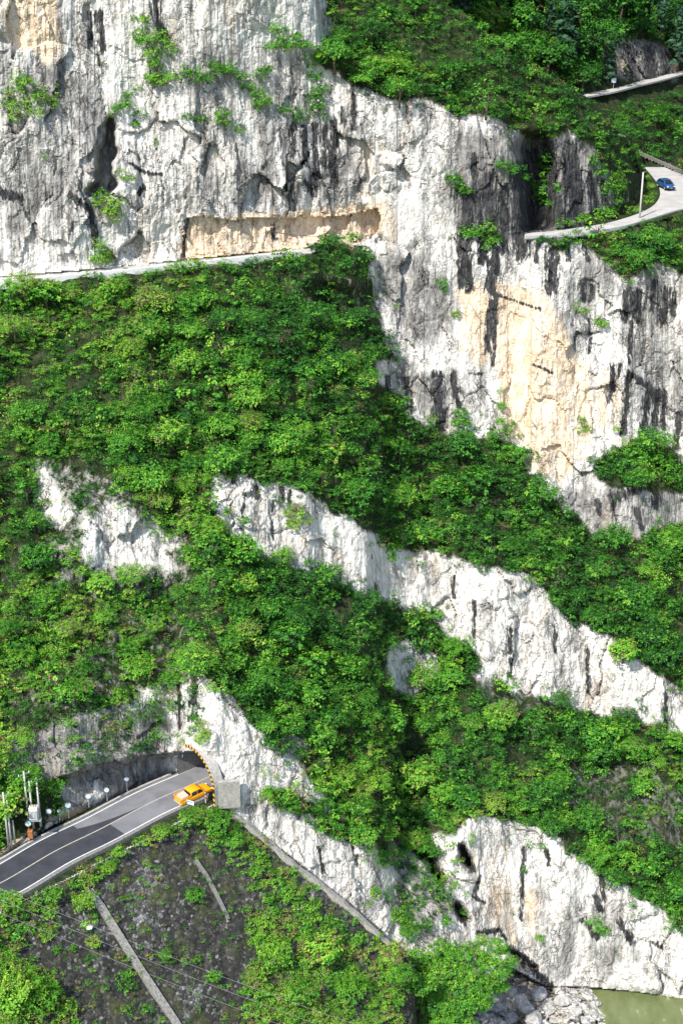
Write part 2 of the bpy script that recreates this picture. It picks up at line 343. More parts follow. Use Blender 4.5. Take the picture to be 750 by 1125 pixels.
def rock_material():
    k = NT('limestone'); 
    v1 = k.coord((1, 1, 1)); vs = k.coord((1, .6, .07)); vf = k.coord((1, 1, .35))
    st = k.noise(.40, vs, 6, .68, .3); st2 = k.noise(1.4, vs, 3, .6); bl = k.noise(.06, v1, 3, .6); fi = k.noise(1.1, vf, 5, .7); md = k.noise(.28, vf, 4, .62, .5)
    pale = k.ramp(fi, [(.3, (.34, .32, .285)), (.48, (.61, .585, .54)), (.64, (.80, .78, .735))])
    grey = k.ramp(fi, [(.3, (.10, .097, .09)), (.55, (.26, .25, .235)), (.75, (.44, .425, .40))])
    g = k.math('ADD', k.math('MULTIPLY', k.attr('grey'), .34), k.math('MULTIPLY', st, 1.0)); g = k.math('ADD', g, k.math('MULTIPLY', bl, .35)); g = k.math('ADD', g, k.math('MULTIPLY', md, .20))
    gm = k.ramp(k.math('MULTIPLY', g, .5), [(.40, 0.), (.45, .5), (.515, 1.)])
    c = k.mix(gm, pale, grey)
    tanc = k.ramp(k.noise(.8, vf, 6, .6), [(.3, (.50, .37, .24)), (.5, (.66, .52, .37)), (.7, (.76, .65, .50))])
    tw = k.math('ADD', k.math('MAXIMUM', k.attr('tan'), k.ramp(k.noise(.045, v1, 4, .6), [(.47, 0.), (.62, .45)])), k.math('MULTIPLY', k.math('SUBTRACT', st, .52), 2.2)); 
    tm = k.ramp(tw, [(.35, 0.), (.85, 1.)])
    c = k.mix(k.math('MULTIPLY', tm, k.math('MAXIMUM', k.ramp(k.attr('tan'), [(.05, 0.), (.3, .92)]), .45)), c, tanc)
    # thin dark joints
    wv_ = k.n('ShaderNodeVectorMath', operation='MULTIPLY_ADD'); nz_ = k.n('ShaderNodeTexNoise'); nz_.inputs['Scale'].default_value = .6; nz_.inputs['Detail'].default_value = 4; k.l(v1, nz_.inputs['Vector']); k.l(nz_.outputs['Color'], wv_.inputs[0]); wv_.inputs[1].default_value = (2.2, 2.2, 2.2); k.l(vf, wv_.inputs[2])
    def cell(sc, lo, hi):
        x = k.n('ShaderNodeTexVoronoi', feature='DISTANCE_TO_EDGE'); x.inputs['Scale'].default_value = sc; k.l(wv_.outputs[0], x.inputs['Vector']); return x.outputs['Distance'], k.ramp(x.outputs['Distance'], [(lo, 1.), (hi, 0.)])
    d1, c1 = cell(.28, .004, .035); d2, c2 = cell(.85, .01, .07)
    joints = k.math('MAXIMUM', k.math('MULTIPLY', c1, .75), k.math('MULTIPLY', c2, .4)); joints = k.math('MULTIPLY', joints, k.ramp(md, [(.46, 0.), (.60, .85)]))
    vor = k.noise(.35, vf, 5, .75, 1.2); crack = k.ramp(k.math('ABSOLUTE', k.math('SUBTRACT', vor, .5)), [(0., 1.), (.012, .6), (.03, 0.)])
    crack = k.math('MULTIPLY', crack, k.ramp(md, [(.5, 0.), (.62, .85)]))
    c = k.mix(crack, c, (.06, .058, .055)); joints = k.math('MULTIPLY', joints, k.math('SUBTRACT', 1., k.math('MULTIPLY', k.attr('tan'), .7), True)); c = k.mix(joints, c, (.08, .075, .07))
    bs = k.math('ADD', k.attr('blk'), k.math('MULTIPLY', k.math('SUBTRACT', k.noise(2.2, k.coord((1, .6, .12)), 5, .65), .5), 3.2)); bs = k.math('ADD', bs, k.math('MULTIPLY', k.math('SUBTRACT', fi, .5), .8))
    bm = k.math('MULTIPLY', k.ramp(bs, [(.34, 0.), (.50, .75), (.70, 1.)]), k.ramp(k.attr('blk'), [(.03, 0.), (.2, 1.)]))
    c = k.mix(bm, c, k.ramp(fi, [(.3, (.012, .013, .015)), (.5, (.04, .04, .042)), (.7, (.10, .098, .095))]))
    dk = k.math('MULTIPLY', k.ramp(k.noise(.9, vs, 4, .7, .2), [(.57, 0.), (.66, .75)]), k.ramp(k.attr('grey'), [(.15, .12), (.6, 1.)])); c = k.mix(dk, c, (.07, .07, .072))
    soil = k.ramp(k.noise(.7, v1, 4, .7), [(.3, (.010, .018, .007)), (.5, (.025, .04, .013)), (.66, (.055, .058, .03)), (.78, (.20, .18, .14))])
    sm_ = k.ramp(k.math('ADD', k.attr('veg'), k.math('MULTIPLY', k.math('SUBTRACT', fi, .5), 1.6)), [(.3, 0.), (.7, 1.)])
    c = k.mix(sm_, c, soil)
    # lichen and thin moss tufts on the rough rock
    c = k.mix(k.ramp(k.noise(.9, v1, 5, .75), [(.64, 0.), (.74, .4)]), c, (.09, .11, .05))
    k.base(c, .9, .15)
    h = k.math('ADD', k.math('MULTIPLY', fi, .8), k.math('MULTIPLY', k.noise(4., vf, 3, .7), .35)); h = k.math('ADD', h, k.math('MULTIPLY', st2, .2)); h = k.math('MULTIPLY', h, k.math('SUBTRACT', 1.15, k.math('MULTIPLY', k.attr('tan'), .6), True))
    h = k.math('ADD', h, k.math('MULTIPLY', k.math('MINIMUM', d2, .25), 1.0)); k.bump(k.math('SUBTRACT', h, k.math('MULTIPLY', joints, .6)), .9, .5)
    return k.m
def stone_slope_material():
    k = NT('mossy_masonry'); v = k.coord(); w = k.coord((1.3, 1.3, 1.3))
    vo = k.n('ShaderNodeTexVoronoi'); vo.inputs['Scale'].default_value = 2.7; k.l(v, vo.inputs['Vector'])
    ve = k.n('ShaderNodeTexVoronoi', feature='DISTANCE_TO_EDGE'); ve.inputs['Scale'].default_value = 2.7; k.l(v, ve.inputs['Vector'])
    bw = k.n('ShaderNodeRGBToBW'); k.l(vo.outputs['Color'], bw.inputs[0])
    big = k.noise(.09, v, 5, .6, .6)
    dark = k.ramp(bw.outputs[0], [(.2, (.024, .024, .023)), (.55, (.046, .045, .043)), (.8, (.085, .082, .077)), (.97, (.28, .275, .27))])
    lite = k.ramp(bw.outputs[0], [(.2, (.05, .05, .05)), (.55, (.15, .148, .145)), (.85, (.34, .335, .33))])
    c = k.mix(k.ramp(big, [(.54, 0.), (.66, .85)]), dark, lite)
    c = k.mix(k.ramp(ve.outputs['Distance'], [(.02, .85), (.10, 0.)]), c, (.02, .022, .016))
    c = k.mix(k.ramp(k.noise(.35, v, 7, .7), [(.5, 0.), (.64, .85)]), c, k.ramp(k.noise(2., v), [(.3, (.03, .035, .015)), (.7, (.09, .10, .035))]))
    k.base(c, .92, .15); k.bump(ve.outputs['Distance'], .6, .14)
    return k.m
def leaf_material(name, stops):
    k = NT(name)
    oi = k.n('ShaderNodeObjectInfo'); sp = k.n('ShaderNodeSeparateColor'); k.l(oi.outputs['Color'], sp.inputs[0])
    h = k.math('ADD', k.attr('hue'), k.math('MULTIPLY', sp.outputs[0], 2.))
    c = k.ramp(h, stops)
    k.base(c, .55, .25)
    tr = k.n('ShaderNodeBsdfTranslucent'); k.l(c, tr.inputs[0]); mx = k.n('ShaderNodeMixShader'); mx.inputs[0].default_value = .24
    k.l(k.b.outputs[0], mx.inputs[1]); k.l(tr.outputs[0], mx.inputs[2]); k.l(mx.outputs[0], k.out.inputs[0])
    return k.m
LEAF = leaf_material('leaves', [(0., (.010, .038, .010)), (.2, (.020, .085, .016)), (.42, (.046, .20, .020)), (.6, (.105, .34, .028)), (.82, (.27, .49, .04)), (.92, (.22, .22, .08)), (1., (.20, .14, .08))])
PINE = leaf_material('needles', [(0., (.016, .05, .032)), (.5, (.045, .12, .06)), (1., (.10, .22, .07))])
def simple(name, c, rough=.7, metal=0., spec=.4, var=0.):
    k = NT(name)
    if var:
        n_ = k.noise(3., k.coord(), 6, .7); c2 = tuple(x * (1 - var) for x in c)
        k.base(k.ramp(n_, [(.35, c2), (.65, c)]), rough, spec); k.bump(n_, .3, .05)
    else: k.base(c, rough, spec)
    k.b.inputs['Metallic'].default_value = metal
    return k.m
ROCK = rock_material(); MASON = stone_slope_material()
BARK = simple('bark', (.13, .10, .075), .9, var=.5)
CONC = simple('weathered_concrete', (.46, .44, .41), .9, var=.45)
CONCD = simple('stained_concrete', (.24, .235, .22), .9, var=.5)
WHITEC = simple('whitewashed_concrete', (.78, .78, .76), .8, var=.25)
def asphalt(name, a, b, sc=.5):
    k = NT(name); v = k.coord(); n1 = k.noise(sc, v, 6, .6, .5); n2 = k.noise(12, v, 3, .6)
    c = k.mix(.35, k.ramp(n1, [(.35, a), (.65, b)]), k.ramp(n2, [(.3, a), (.7, b)])); k.base(c, .8, .3); k.bump(n2, .2, .02); return k.m
ASPH_N = asphalt('fresh_asphalt', (.026, .028, .036), (.055, .058, .068)); ASPH_O = asphalt('worn_road_concrete', (.12, .125, .14), (.21, .212, .225), .3)
ROADC = asphalt('pale_concrete_road', (.33, .32, .30), (.50, .485, .46), .35)
LINE = simple('road_paint', (.72, .72, .70), .7, var=.3)
YEL = simple('yellow_paint', (.78, .42, .02), .5); BLACKP = simple('black_paint', (.02, .02, .02), .6)

# ------------------------------------------------------------------ terrain objects
idx = np.arange(NV * NU).reshape(NV, NU)
q = np.stack([idx[:-1, :-1], idx[1:, :-1], idx[1:, 1:], idx[:-1, 1:]], -1).reshape(-1, 4)
cu = .25 * (U[:-1, :-1] + U[1:, :-1] + U[1:, 1:] + U[:-1, 1:]).ravel(); cv = .25 * (V[:-1, :-1] + V[1:, :-1] + V[1:, 1:] + V[:-1, 1:]).ravel()
hole = inpoly(cu, cv, PORTAL)
emb_q = embz[:-1, :-1].ravel() & embz[1:, 1:].ravel()
far_q = far[:-1, :-1].ravel() & far[1:, 1:].ravel()
bnk_q = (below & (Dr <= Ds))[:-1, :-1].ravel() & (V > 1040)[:-1, :-1].ravel()
allv = pos.reshape(-1, 3); ATT = dict(veg=a_veg, tan=a_tan, grey=a_grey, blk=a_blk)
def sub(name, sel, mat):
    qq = q[sel]; used = np.unique(qq); re = np.full(NV * NU, -1, np.int64); re[used] = np.arange(len(used))
    me = mesh_from(name, allv[used], re[qq], {k_: a.ravel()[used] for k_, a in ATT.items()}, name in ('retaining_slope',))
    return link(name, me, mat)
tag(sub('cliff', ~hole & ~emb_q & ~far_q & ~bnk_q, ROCK), kind='structure')
tag(sub('far_hillside', far_q, ROCK), kind='structure')
tag(sub('riverbank', bnk_q & ~emb_q & ~hole, ROCK), kind='structure')
tag(sub('retaining_slope', emb_q, MASON), 'dark mossy stone-faced retaining slope dropping from the lower road towards the river', 'retaining slope')

# ------------------------------------------------------------------ generic mesh helpers
def obj(name, bm, mat, parent=None, smooth=False):
    me = bpy.data.meshes.new(name); bm.normal_update(); bm.to_mesh(me); bm.free()
    if smooth: me.polygons.foreach_set('use_smooth', np.full(len(me.polygons), True))
    return link(name, me, mat, parent)
def empty(name, loc, rz=0.):
    o = bpy.data.objects.new(name, None); col.objects.link(o); o.location = loc; o.rotation_euler = (0, 0, rz); o.empty_display_size = .5
    return o
def box(bm, c, s, rot=None, bev=0.):
    r = bmesh.ops.create_cube(bm, size=1.); vs = r['verts']
    bmesh.ops.scale(bm, vec=s, verts=vs)
    if bev:
        ed = {e_ for v in vs for e_ in v.link_edges}; rr = bmesh.ops.bevel(bm, geom=list(ed), offset=bev, segments=2, affect='EDGES', profile=.5); vs = list({v for f in rr['faces'] for v in f.verts} | {v for v in vs if v.is_valid})
    if rot is not None: bmesh.ops.transform(bm, matrix=rot, verts=vs)
    bmesh.ops.translate(bm, vec=c, verts=vs); return vs
def tube(bm, pts, rads, n=7, cap=True):
    rings = []; pts = [Vector(p) for p in pts]
    for i, p in enumerate(pts):
        d = (pts[min(i + 1, len(pts) - 1)] - pts[max(i - 1, 0)]).normalized()
        a = d.orthogonal().normalized(); 
        if abs(d.z) < .9: a = Vector((0, 0, 1)).cross(d).normalized()
        b = d.cross(a); r = rads[i] if hasattr(rads, '__len__') else rads
        rings.append([bm.verts.new(p + r * (math.cos(t) * a + math.sin(t) * b)) for t in [2 * math.pi * k / n for k in range(n)]])
    for A, B in zip(rings[:-1], rings[1:]):
        for k in range(n): bm.faces.new((A[k], A[(k + 1) % n], B[(k + 1) % n], B[k]))
    if cap: bm.faces.new(rings[0][::-1]); bm.faces.new(rings[-1])
def strip(name, L, Rr, mat, thick=0., parent=None, drop=0.):
    bm = bmesh.new(); a = [bm.verts.new(p) for p in L]; b = [bm.verts.new(p) for p in Rr]
    for i in range(len(L) - 1): bm.faces.new((a[i], b[i], b[i + 1], a[i + 1]))
    for f in bm.faces:
        f.normal_update()
    bmesh.ops.recalc_face_normals(bm, faces=bm.faces)
    if sum(f.normal.z for f in bm.faces) < 0: bmesh.ops.reverse_faces(bm, faces=bm.faces)
    if thick:
        r = bmesh.ops.extrude_face_region(bm, geom=bm.faces[:]); vs = [x for x in r['geom'] if isinstance(x, bmesh.types.BMVert)]
        bmesh.ops.translate(bm, vec=(0, 0, -thick), verts=vs); bmesh.ops.recalc_face_normals(bm, faces=bm.faces)
    return obj(name, bm, mat, parent)
def spline(pts, n=10):
    pts = [Vector(p) for p in pts]; out = []
    ext = [pts[0] * 2 - pts[1]] + pts + [pts[-1] * 2 - pts[-2]]
    for i in range(1, len(ext) - 2):
        p0, p1, p2, p3 = ext[i - 1:i + 3]
        for k in range(n):
            t = k / n; out.append(.5 * ((2 * p1) + (p2 - p0) * t + (2 * p0 - 5 * p1 + 4 * p2 - p3) * t * t + (3 * p1 - p0 - 3 * p2 + p3) * t ** 3))
    out.append(pts[-1]); return out
def side(line, off, dz=0.):                       # parallel line, positive = to the left of travel
    out = []
    for i, p in enumerate(line):
        d = line[min(i + 1, len(line) - 1)] - line[max(i - 1, 0)]; d.z = 0; d.normalize()
        out.append(p + Vector((-d.y, d.x, 0)) * off + Vector((0, 0, dz)))
    return out
def wall_along(name, line, w, h, mat, off=0., base=-.6, parent=None, wob=0.):
    bm = bmesh.new(); rings = []
    A = side(line, off - w / 2); B = side(line, off + w / 2)
    for i, (a, b) in enumerate(zip(A, B)):
        hh = h + (random.uniform(-wob, wob) if wob else 0)
        rings.append([bm.verts.new(p) for p in (a + Vector((0, 0, base)), b + Vector((0, 0, base)), b + Vector((0, 0, hh)), a + Vector((0, 0, hh)))])
    for X, Y in zip(rings[:-1], rings[1:]):
        for k in range(4): bm.faces.new((X[k], X[(k + 1) % 4], Y[(k + 1) % 4], Y[k]))
    bm.faces.new(rings[0][::-1]); bm.faces.new(rings[-1]); bmesh.ops.recalc_face_normals(bm, faces=bm.faces)
    return obj(name, bm, mat, parent)

# ------------------------------------------------------------------ lower road and tunnel
cpx = [(-160, 1052), (-80, 1008), (0, 970.5), (60, 935.5), (110, 911), (165, 882), (215, 860)]
cl = [P(u, v, ZR) for u, v in cpx]
dT = Vector((.76, .65, 0)).normalized()
cl += [cl[-1] + dT * 9 , cl[-1] + dT * 18]
cl = spline(cl, 10)
HW = 3.75
# two surfaces: fresh asphalt on the left stretch, worn grey beyond
def at_u(line, u):
    best = min(range(len(line)), key=lambda i: abs((line[i].x) - u)); return best
ks0 = 0
ks = min(range(len(cl)), key=lambda i: (cl[i] - P(106, 913, ZR)).length)
ku = min(range(len(cl)), key=lambda i: (cl[i] - P(130, 900, ZR)).length)
tag(strip('road', side(cl, HW), side(cl, -HW), ASPH_O, .3), kind='structure')
def sheet(name, A, B, mat, z): tag(strip(name, [p + Vector((0, 0, z)) for p in A], [p + Vector((0, 0, z)) for p in B], mat), kind='structure')
sheet('fresh_asphalt', side(cl, HW - .25)[:ks - 1], side(cl, .02)[:ks - 1], ASPH_N, .004)
sheet('fresh_asphalt', side(cl, .02)[:ks + 4], side(cl, -HW + .25)[:ks + 4], ASPH_N, .004)
# feathered tongue of new asphalt along the centre
tl = side(cl, .02)[ks - 2:ks + 13]; n_ = len(tl)
wd = [2.2 * (1 - i / (n_ - 1)) ** 1.7 for i in range(n_)]
tl2 = [side(cl, .02 + w)[ks - 2 + i] for i, w in enumerate(wd)]
sheet('fresh_asphalt', tl2, tl, ASPH_N, .004)
sheet('road_marking', side(cl, .08), side(cl, -.08), simple('faded_centre_line', (.50, .47, .38), .8, var=.4), .009)
sheet('road_marking', side(cl, HW - .32), side(cl, HW - .50), LINE, .009)
sheet('road_marking', side(cl, -HW + .50), side(cl, -HW + .32), LINE, .009)
kend = min(range(len(cl)), key=lambda i: (cl[i] - P(218, 859, ZR)).length) - 1
tag(wall_along('kerb', cl[:kend], .45, .28, CONCD, -(HW + .35), -1.5), 'low weathered concrete kerb on the valley side of the lower road', 'kerb')
tag(wall_along('kerb', cl[:kend - 1], .35, .16, CONC, (HW + .25), -.5), 'thin pale kerb at the cliff side of the lower road', 'kerb')
kb = [P(u, v, ZR) for u, v in [(36, 918), (60, 901), (82, 892), (104, 879)]]
tag(wall_along('drain_wall', spline(kb, 6), .5, .55, simple('tan_concrete', (.50, .36, .20), .9, var=.4), 0, -.5), 'low tan concrete wall beside the cliff-side gutter of the lower road', 'wall')
kb = [P(u, v, ZR) for u, v in [(-30, 955), (0, 938), (14, 929), (22, 922)]]
tag(wall_along('drain_wall', spline(kb, 6), .9, .25, simple('tan_slab', (.48, .37, .24), .9, var=.4), 0, -.5), 'short tan concrete slab below the double pole at the left road edge', 'wall')

RB = P(237, 882, ZR); LB = P(196, 851, ZR)        # feet of the arch
ax = (LB - RB); AW = ax.length; ax.normalize(); td = Vector((-ax.y, ax.x, 0)); 
if td.x < 0: td = -td
def arch(off, w0=0., n=22, base=-.3, top=6.6):
    pts = []; hw = AW / 2 + w0; c = (RB + LB) / 2 + td * off; sp = 2.2
    pts.append(c - ax * hw + Vector((0, 0, base)))
    for k in range(n + 1):
        t = math.pi * k / n
        pts.append(c - ax * hw * math.cos(t) + Vector((0, 0, sp + (top + w0 - sp) * math.sin(t))))
    pts.append(c + ax * hw + Vector((0, 0, base))); return pts
tun = empty('tunnel_portal', (RB + LB) / 2)
def rel(pts, o): return [p - o.location for p in pts]
def ringstrip(A, B, bm):
    a = [bm.verts.new(p) for p in A]; b = [bm.verts.new(p) for p in B]
    for i in range(len(A) - 1): bm.faces.new((a[i], a[i + 1], b[i + 1], b[i]))
    return a, b
bm = bmesh.new(); prev = None
for k in range(0, 5):                              # lining bends with the road
    w = k * 4.; ring = [p + Vector((.13, -.11, 0)) * (w * w * .012) for p in rel(arch(w), tun)]
    if prev: ringstrip(prev, ring, bm)
    prev = ring
obj('lining', bm, CONCD, tun)
bm = bmesh.new()
A = rel(arch(-.35), tun)[:15]; B = rel(arch(-.35, .42), tun)[:15]; ringstrip(A, B, bm); ringstrip(B, rel(arch(1.2, .42), tun)[:15], bm); ringstrip(rel(arch(1.2), tun)[:15], A, bm)
obj('arch_ring', bm, CONC, tun)
A = rel(arch(-.42, .02, 44), tun); B = rel(arch(-.42, .42, 44), tun)
for i in range(len(A) // 2 + 6):
    n2 = 3 if i == 0 else 1
    for s_ in range(n2 * 2 if i == 0 else 1):
        f0 = s_ / (n2 * 2) if i == 0 else 0; f1 = (s_ + 1) / (n2 * 2) if i == 0 else 1
        tgt = bmesh.new(); yl = (s_ + i) % 2 == 0
        pa, pb, pc, pd = A[i].lerp(A[i + 1], f0), A[i].lerp(A[i + 1], f1), B[i].lerp(B[i + 1], f1), B[i].lerp(B[i + 1], f0)
        tgt.faces.new([tgt.verts.new(p) for p in (pa, pb, pc, pd)])
        obj('yellow_stripe' if yl else 'black_stripe', tgt, YEL if yl else BLACKP, tun)
tag(tun, 'tunnel mouth with a yellow and black striped arch edge in the cliff foot', 'tunnel portal')
# wing wall right of the arch
wv = [P(240, 882, ZR), P(252, 881, ZR), P(264, 880, ZR)]
tag(wall_along('wing_wall', wv, .7, 3.5, simple('lime_stained_concrete', (.40, .385, .35), .9, var=.5), 0, -.8), 'pale concrete wing wall just right of the striped tunnel arch', 'retaining wall')
pw = []
for (u, v) in [(258, 892), (275, 903), (295, 920), (318, 941), (345, 962), (380, 990), (412, 1018), (436, 1041)]:
    pw.append(ground(u - 2, v + 2) + Vector((-.1, -.3, 0)))
tag(wall_along('footing_wall', spline(pw, 4), .8, .45, simple('lime_wash', (.42, .40, .36), .9, var=.5), 0, -1.5, wob=.12), 'slanting concrete footing wall between the retaining slope and the rock face', 'retaining wall')

# convex mirror and markers
def disc_post(name, u, v, z, h, r, m_face, label, cat, post=True, mp=None):
    b = P(u, v, D=float(min(depth_at(u, v), dplane(np.float64(v), ZR))) - .7); t = empty(name, b); face = Vector((-b.x, -b.y, 0)).normalized()
    rot = face.to_track_quat('Z', 'Y').to_matrix().to_4x4()
    if post:
        bm = bmesh.new(); tube(bm, [(0, 0, -.3), (0, 0, h)], .06, 6); obj('post', bm, mp or CONC, t)
    bm = bmesh.new(); bmesh.ops.create_cone(bm, cap_ends=True, segments=18, radius1=r, radius2=r * .96, depth=.08); bmesh.ops.transform(bm, matrix=Matrix.Translation(face * .1 + Vector((0, 0, h))) @ rot, verts=bm.verts)
    obj('reflector', bm, m_face, t); bm = bmesh.new()
    bmesh.ops.create_cone(bm, cap_ends=False, segments=18, radius1=r * 1.12, radius2=r * 1.12, depth=.12); bmesh.ops.transform(bm, matrix=Matrix.Translation(face * .1 + Vector((0, 0, h))) @ rot, verts=bm.verts)
    obj('rim', bm, STEEL, t)
    return tag(t, label, cat)
STEEL = simple('galvanised_steel', (.55, .56, .58), .45, .6); SIGNW = simple('pale_blue_white_sign', (.62, .74, .84), .5); POLEC = simple('pole_concrete', (.55, .54, .50), .85, var=.25)
ORP = simple('rusty_orange', (.42, .16, .06), .8, var=.4)
disc_post('round_marker', 199, 845, ZR, 2.4, .42, SIGNW, 'round white mirror on the tunnel wall just inside the arch', 'mirror')
disc_post('round_marker', 140, 868, ZR, 1.9, .33, SIGNW, 'round pale marker on the rock wall nearest the tunnel', 'marker')
disc_post('round_marker', 118, 878, ZR, 1.6, .36, SIGNW, 'pale marker second from the tunnel along the rock wall', 'marker')
disc_post('round_marker', 98, 885, ZR, 1.6, .38, SIGNW, 'square-looking blue-white marker above the road beside the pale rubble', 'marker')
disc_post('round_marker', 76, 897, ZR, 1.9, .40, SIGNW, 'pale blue marker at the foot of the rock above the tan wall', 'marker')
disc_post('round_marker', 66, 899, ZR, 1.3, .26, SIGNW, 'smallest white marker, right of the orange-footed one', 'marker')
disc_post('round_marker', 55, 904, ZR, 1.9, .36, SIGNW, 'white marker on a rusty orange post by the bushes', 'marker', mp=ORP)
disc_post('round_marker', 33, 922, ZR, 2.6, .40, simple('pale_green_sign', (.55, .78, .68), .5), 'pale green-white marker on an orange block at the road corner', 'marker', mp=ORP)
bm = bmesh.new(); box(bm, P(34, 919, D=float(depth_at(34, 919)) - .8) + Vector((0, .1, .35)), (.7, .6, 1.3), bev=.08); tag(obj('plinth', bm, ORP), 'rusty orange block at the left road corner below the transformer', 'plinth')

# ------------------------------------------------------------------ poles and wires
def pole(u, v, z, h, label, r=.13, arms=0, D=None, group=None):
    b = P(u, v, z) if z != ZR else P(u, v, D=float(min(depth_at(u, v), dplane(np.float64(v), ZR))) - 1.8); t = empty('utility_pole', b)
    bm = bmesh.new(); tube(bm, [(0, 0, -1.), (0, 0, h)], [r * 1.25, r * .8], 10); obj('shaft', bm, POLEC, t, True)
    for k in range(arms):
        bm = bmesh.new(); box(bm, (0, 0, h - .5 - k * 1.1), (1.7, .1, .1)); a = obj('crossarm', bm, STEEL, t); a.rotation_euler = (0, 0, R(40))
        for s_ in (-.75, 0, .75):
            bm = bmesh.new(); bmesh.ops.create_cone(bm, cap_ends=True, segments=8, radius1=.07, radius2=.04, depth=.25); bmesh.ops.translate(bm, vec=(s_, 0, h - .5 - k * 1.1 + .18), verts=bm.verts); i_ = obj('insulator', bm, WHITEC, a); 
    return tag(t, label, 'utility pole', group)
pole(9.5, 926, ZR, 8.0, 'tall concrete pole of the left pair, nearest the picture edge', arms=1)
pole(12.5, 925, ZR, 6.6, 'slightly shorter concrete pole beside the leftmost tall one')
pole(16, 919, ZR, 2.6, 'stub of a short white pole right of the left pair')
pole(31.5, 900, ZR, 7.6, 'leftmost of the three poles around the transformer', arms=1)
pole(36.5, 903, ZR, 6.5, 'middle pole behind the transformer box')
pole(44.5, 901, ZR, 6.8, 'rightmost of the three poles around the transformer', arms=1)
b = P(38.5, 903, D=float(min(depth_at(38.5, 903), dplane(np.float64(903), ZR))) - 2.8); t = empty('transformer', b)
bm = bmesh.new(); box(bm, (0, 0, 1.5), (1.15, .9, 1.9), bev=.06); tk = obj('tank', bm, WHITEC, t)
for k in range(6):
    bm = bmesh.new(); box(bm, (-.45 + k * .18, -.52, 1.45), (.04, .14, 1.3)); obj('cooling_fin', bm, WHITEC, tk)
bm = bmesh.new(); box(bm, (0, 0, .42), (1.9, .9, .14)); obj('platform', bm, STEEL, t)
for s_ in (-.3, 0, .3):
    bm = bmesh.new(); bmesh.ops.create_cone(bm, cap_ends=True, segments=8, radius1=.09, radius2=.05, depth=.35); bmesh.ops.translate(bm, vec=(s_, 0, 2.62), verts=bm.verts); obj('bushing', bm, ORP, t)
tag(t, 'white transformer box mounted between poles above the bushes', 'transformer')
WIRE = simple('wire_metal', (.30, .30, .30), .5); WIRED = simple('dark_wire', (.035, .035, .035), .6)
def wire(a, b, sag, r, mat, label, grp=None):
    pts = [a.lerp(b, k / 30) - Vector((0, 0, sag * 4 * (k / 30) * (1 - k / 30))) for k in range(31)]
    bm = bmesh.new(); tube(bm, pts, r, 5); return tag(obj('power_line', bm, mat), label, 'power line', grp)
G_ = 'power lines across the retaining slope'
wire(P(-120, 925, D=176), P(640, 1205, D=205), 2.0, .017, WIRE, 'uppermost of the three thin wires crossing the retaining slope', G_)
wire(P(-120, 936, D=175), P(640, 1222, D=204), 2.0, .017, WIRE, 'middle of the three thin wires crossing the retaining slope', G_)
wire(P(-120, 950, D=174), P(640, 1238, D=203), 2.0, .017, WIRE, 'lowest of the three thin wires crossing the retaining slope', G_)
wire(P(-80, 268, D=depth_at(0, 270) - 1.6), P(300, 255, D=depth_at(300, 255) - 1.), .5, .035, WIRED, 'thin dark cable strung along the rock above the left part of the upper road')
wire(P(300, 255, D=depth_at(300, 255) - 1.), P(410, 258, D=depth_at(405, 250) - .8), .6, .045, WIRED, 'dark cable strung across the tan gallery wall')
pole(702, 240, ZU, 8.6, 'lone white pole inside the bend of the upper road', r=.17)
bpy.data.objects['utility_pole.005'].name = 'utility_pole.005'

# ------------------------------------------------------------------ upper road
LU = [P(u, v, ZU) for u, v in [(-250, 321), (-100, 312), (0, 305), (50, 301), (100, 297), (150, 292), (200, 287), (260, 281), (330, 274), (346, 272)]]
LD = [P(u, v + 1, ZU) for u, v in [(-250, 329), (-100, 319), (0, 311.5), (50, 307.5), (100, 302.5), (150, 297.5), (200, 292), (260, 285.5), (330, 278), (346, 276.5)]]
tag(strip('road', LU, LD, ROADC, .3), kind='structure')
tag(wall_along('parapet', LD[:9], .35, .6, WHITEC, 0, -.8), 'low whitewashed parapet along the outer edge of the upper left road', 'parapet')
# pieces of the bend
inner = [(576, 258), (583, 256.5), (612, 254), (640, 250), (665, 246), (690, 239), (709, 231.5), (720, 223.5), (724.5, 214), (722, 203), (714, 192), (706, 183), (696, 170)]
outer = [(576, 261.5), (583, 261), (615, 259.5), (645, 257), (680, 251), (710, 243), (745, 232), (790, 212), (820, 196), (810, 186), (780, 187), (750, 184), (705, 166)]
inner = [P(u, v, ZU) for u, v in inner]; outer = [P(u, v, ZU) for u, v in outer]
# the bend as seen: from the pillar round to the right and back behind the guard wall
outer[7:] = [P(u, v, ZU) for u, v in [(775, 226), (800, 214), (790, 205), (770, 198), (745, 190.5), (702, 171.5)]]
si, so = spline(inner, 5), spline(outer, 5)
up = Vector((0, 0, .12))
tag(strip('road', [p + up for p in si], [p + up for p in so], ROADC, .5), kind='structure')
tag(wall_along('parapet', so[:36], .28, .38, simple('grey_parapet_paint', (.52, .52, .50), .85, var=.35), 0, -.15), 'whitewashed low wall on the valley edge of the upper right road', 'parapet')
tag(wall_along('guard_wall', so[47:], .4, 1.0, CONCD, 0, -1.), 'grey guard wall behind the blue car on the far side of the bend', 'guard wall')
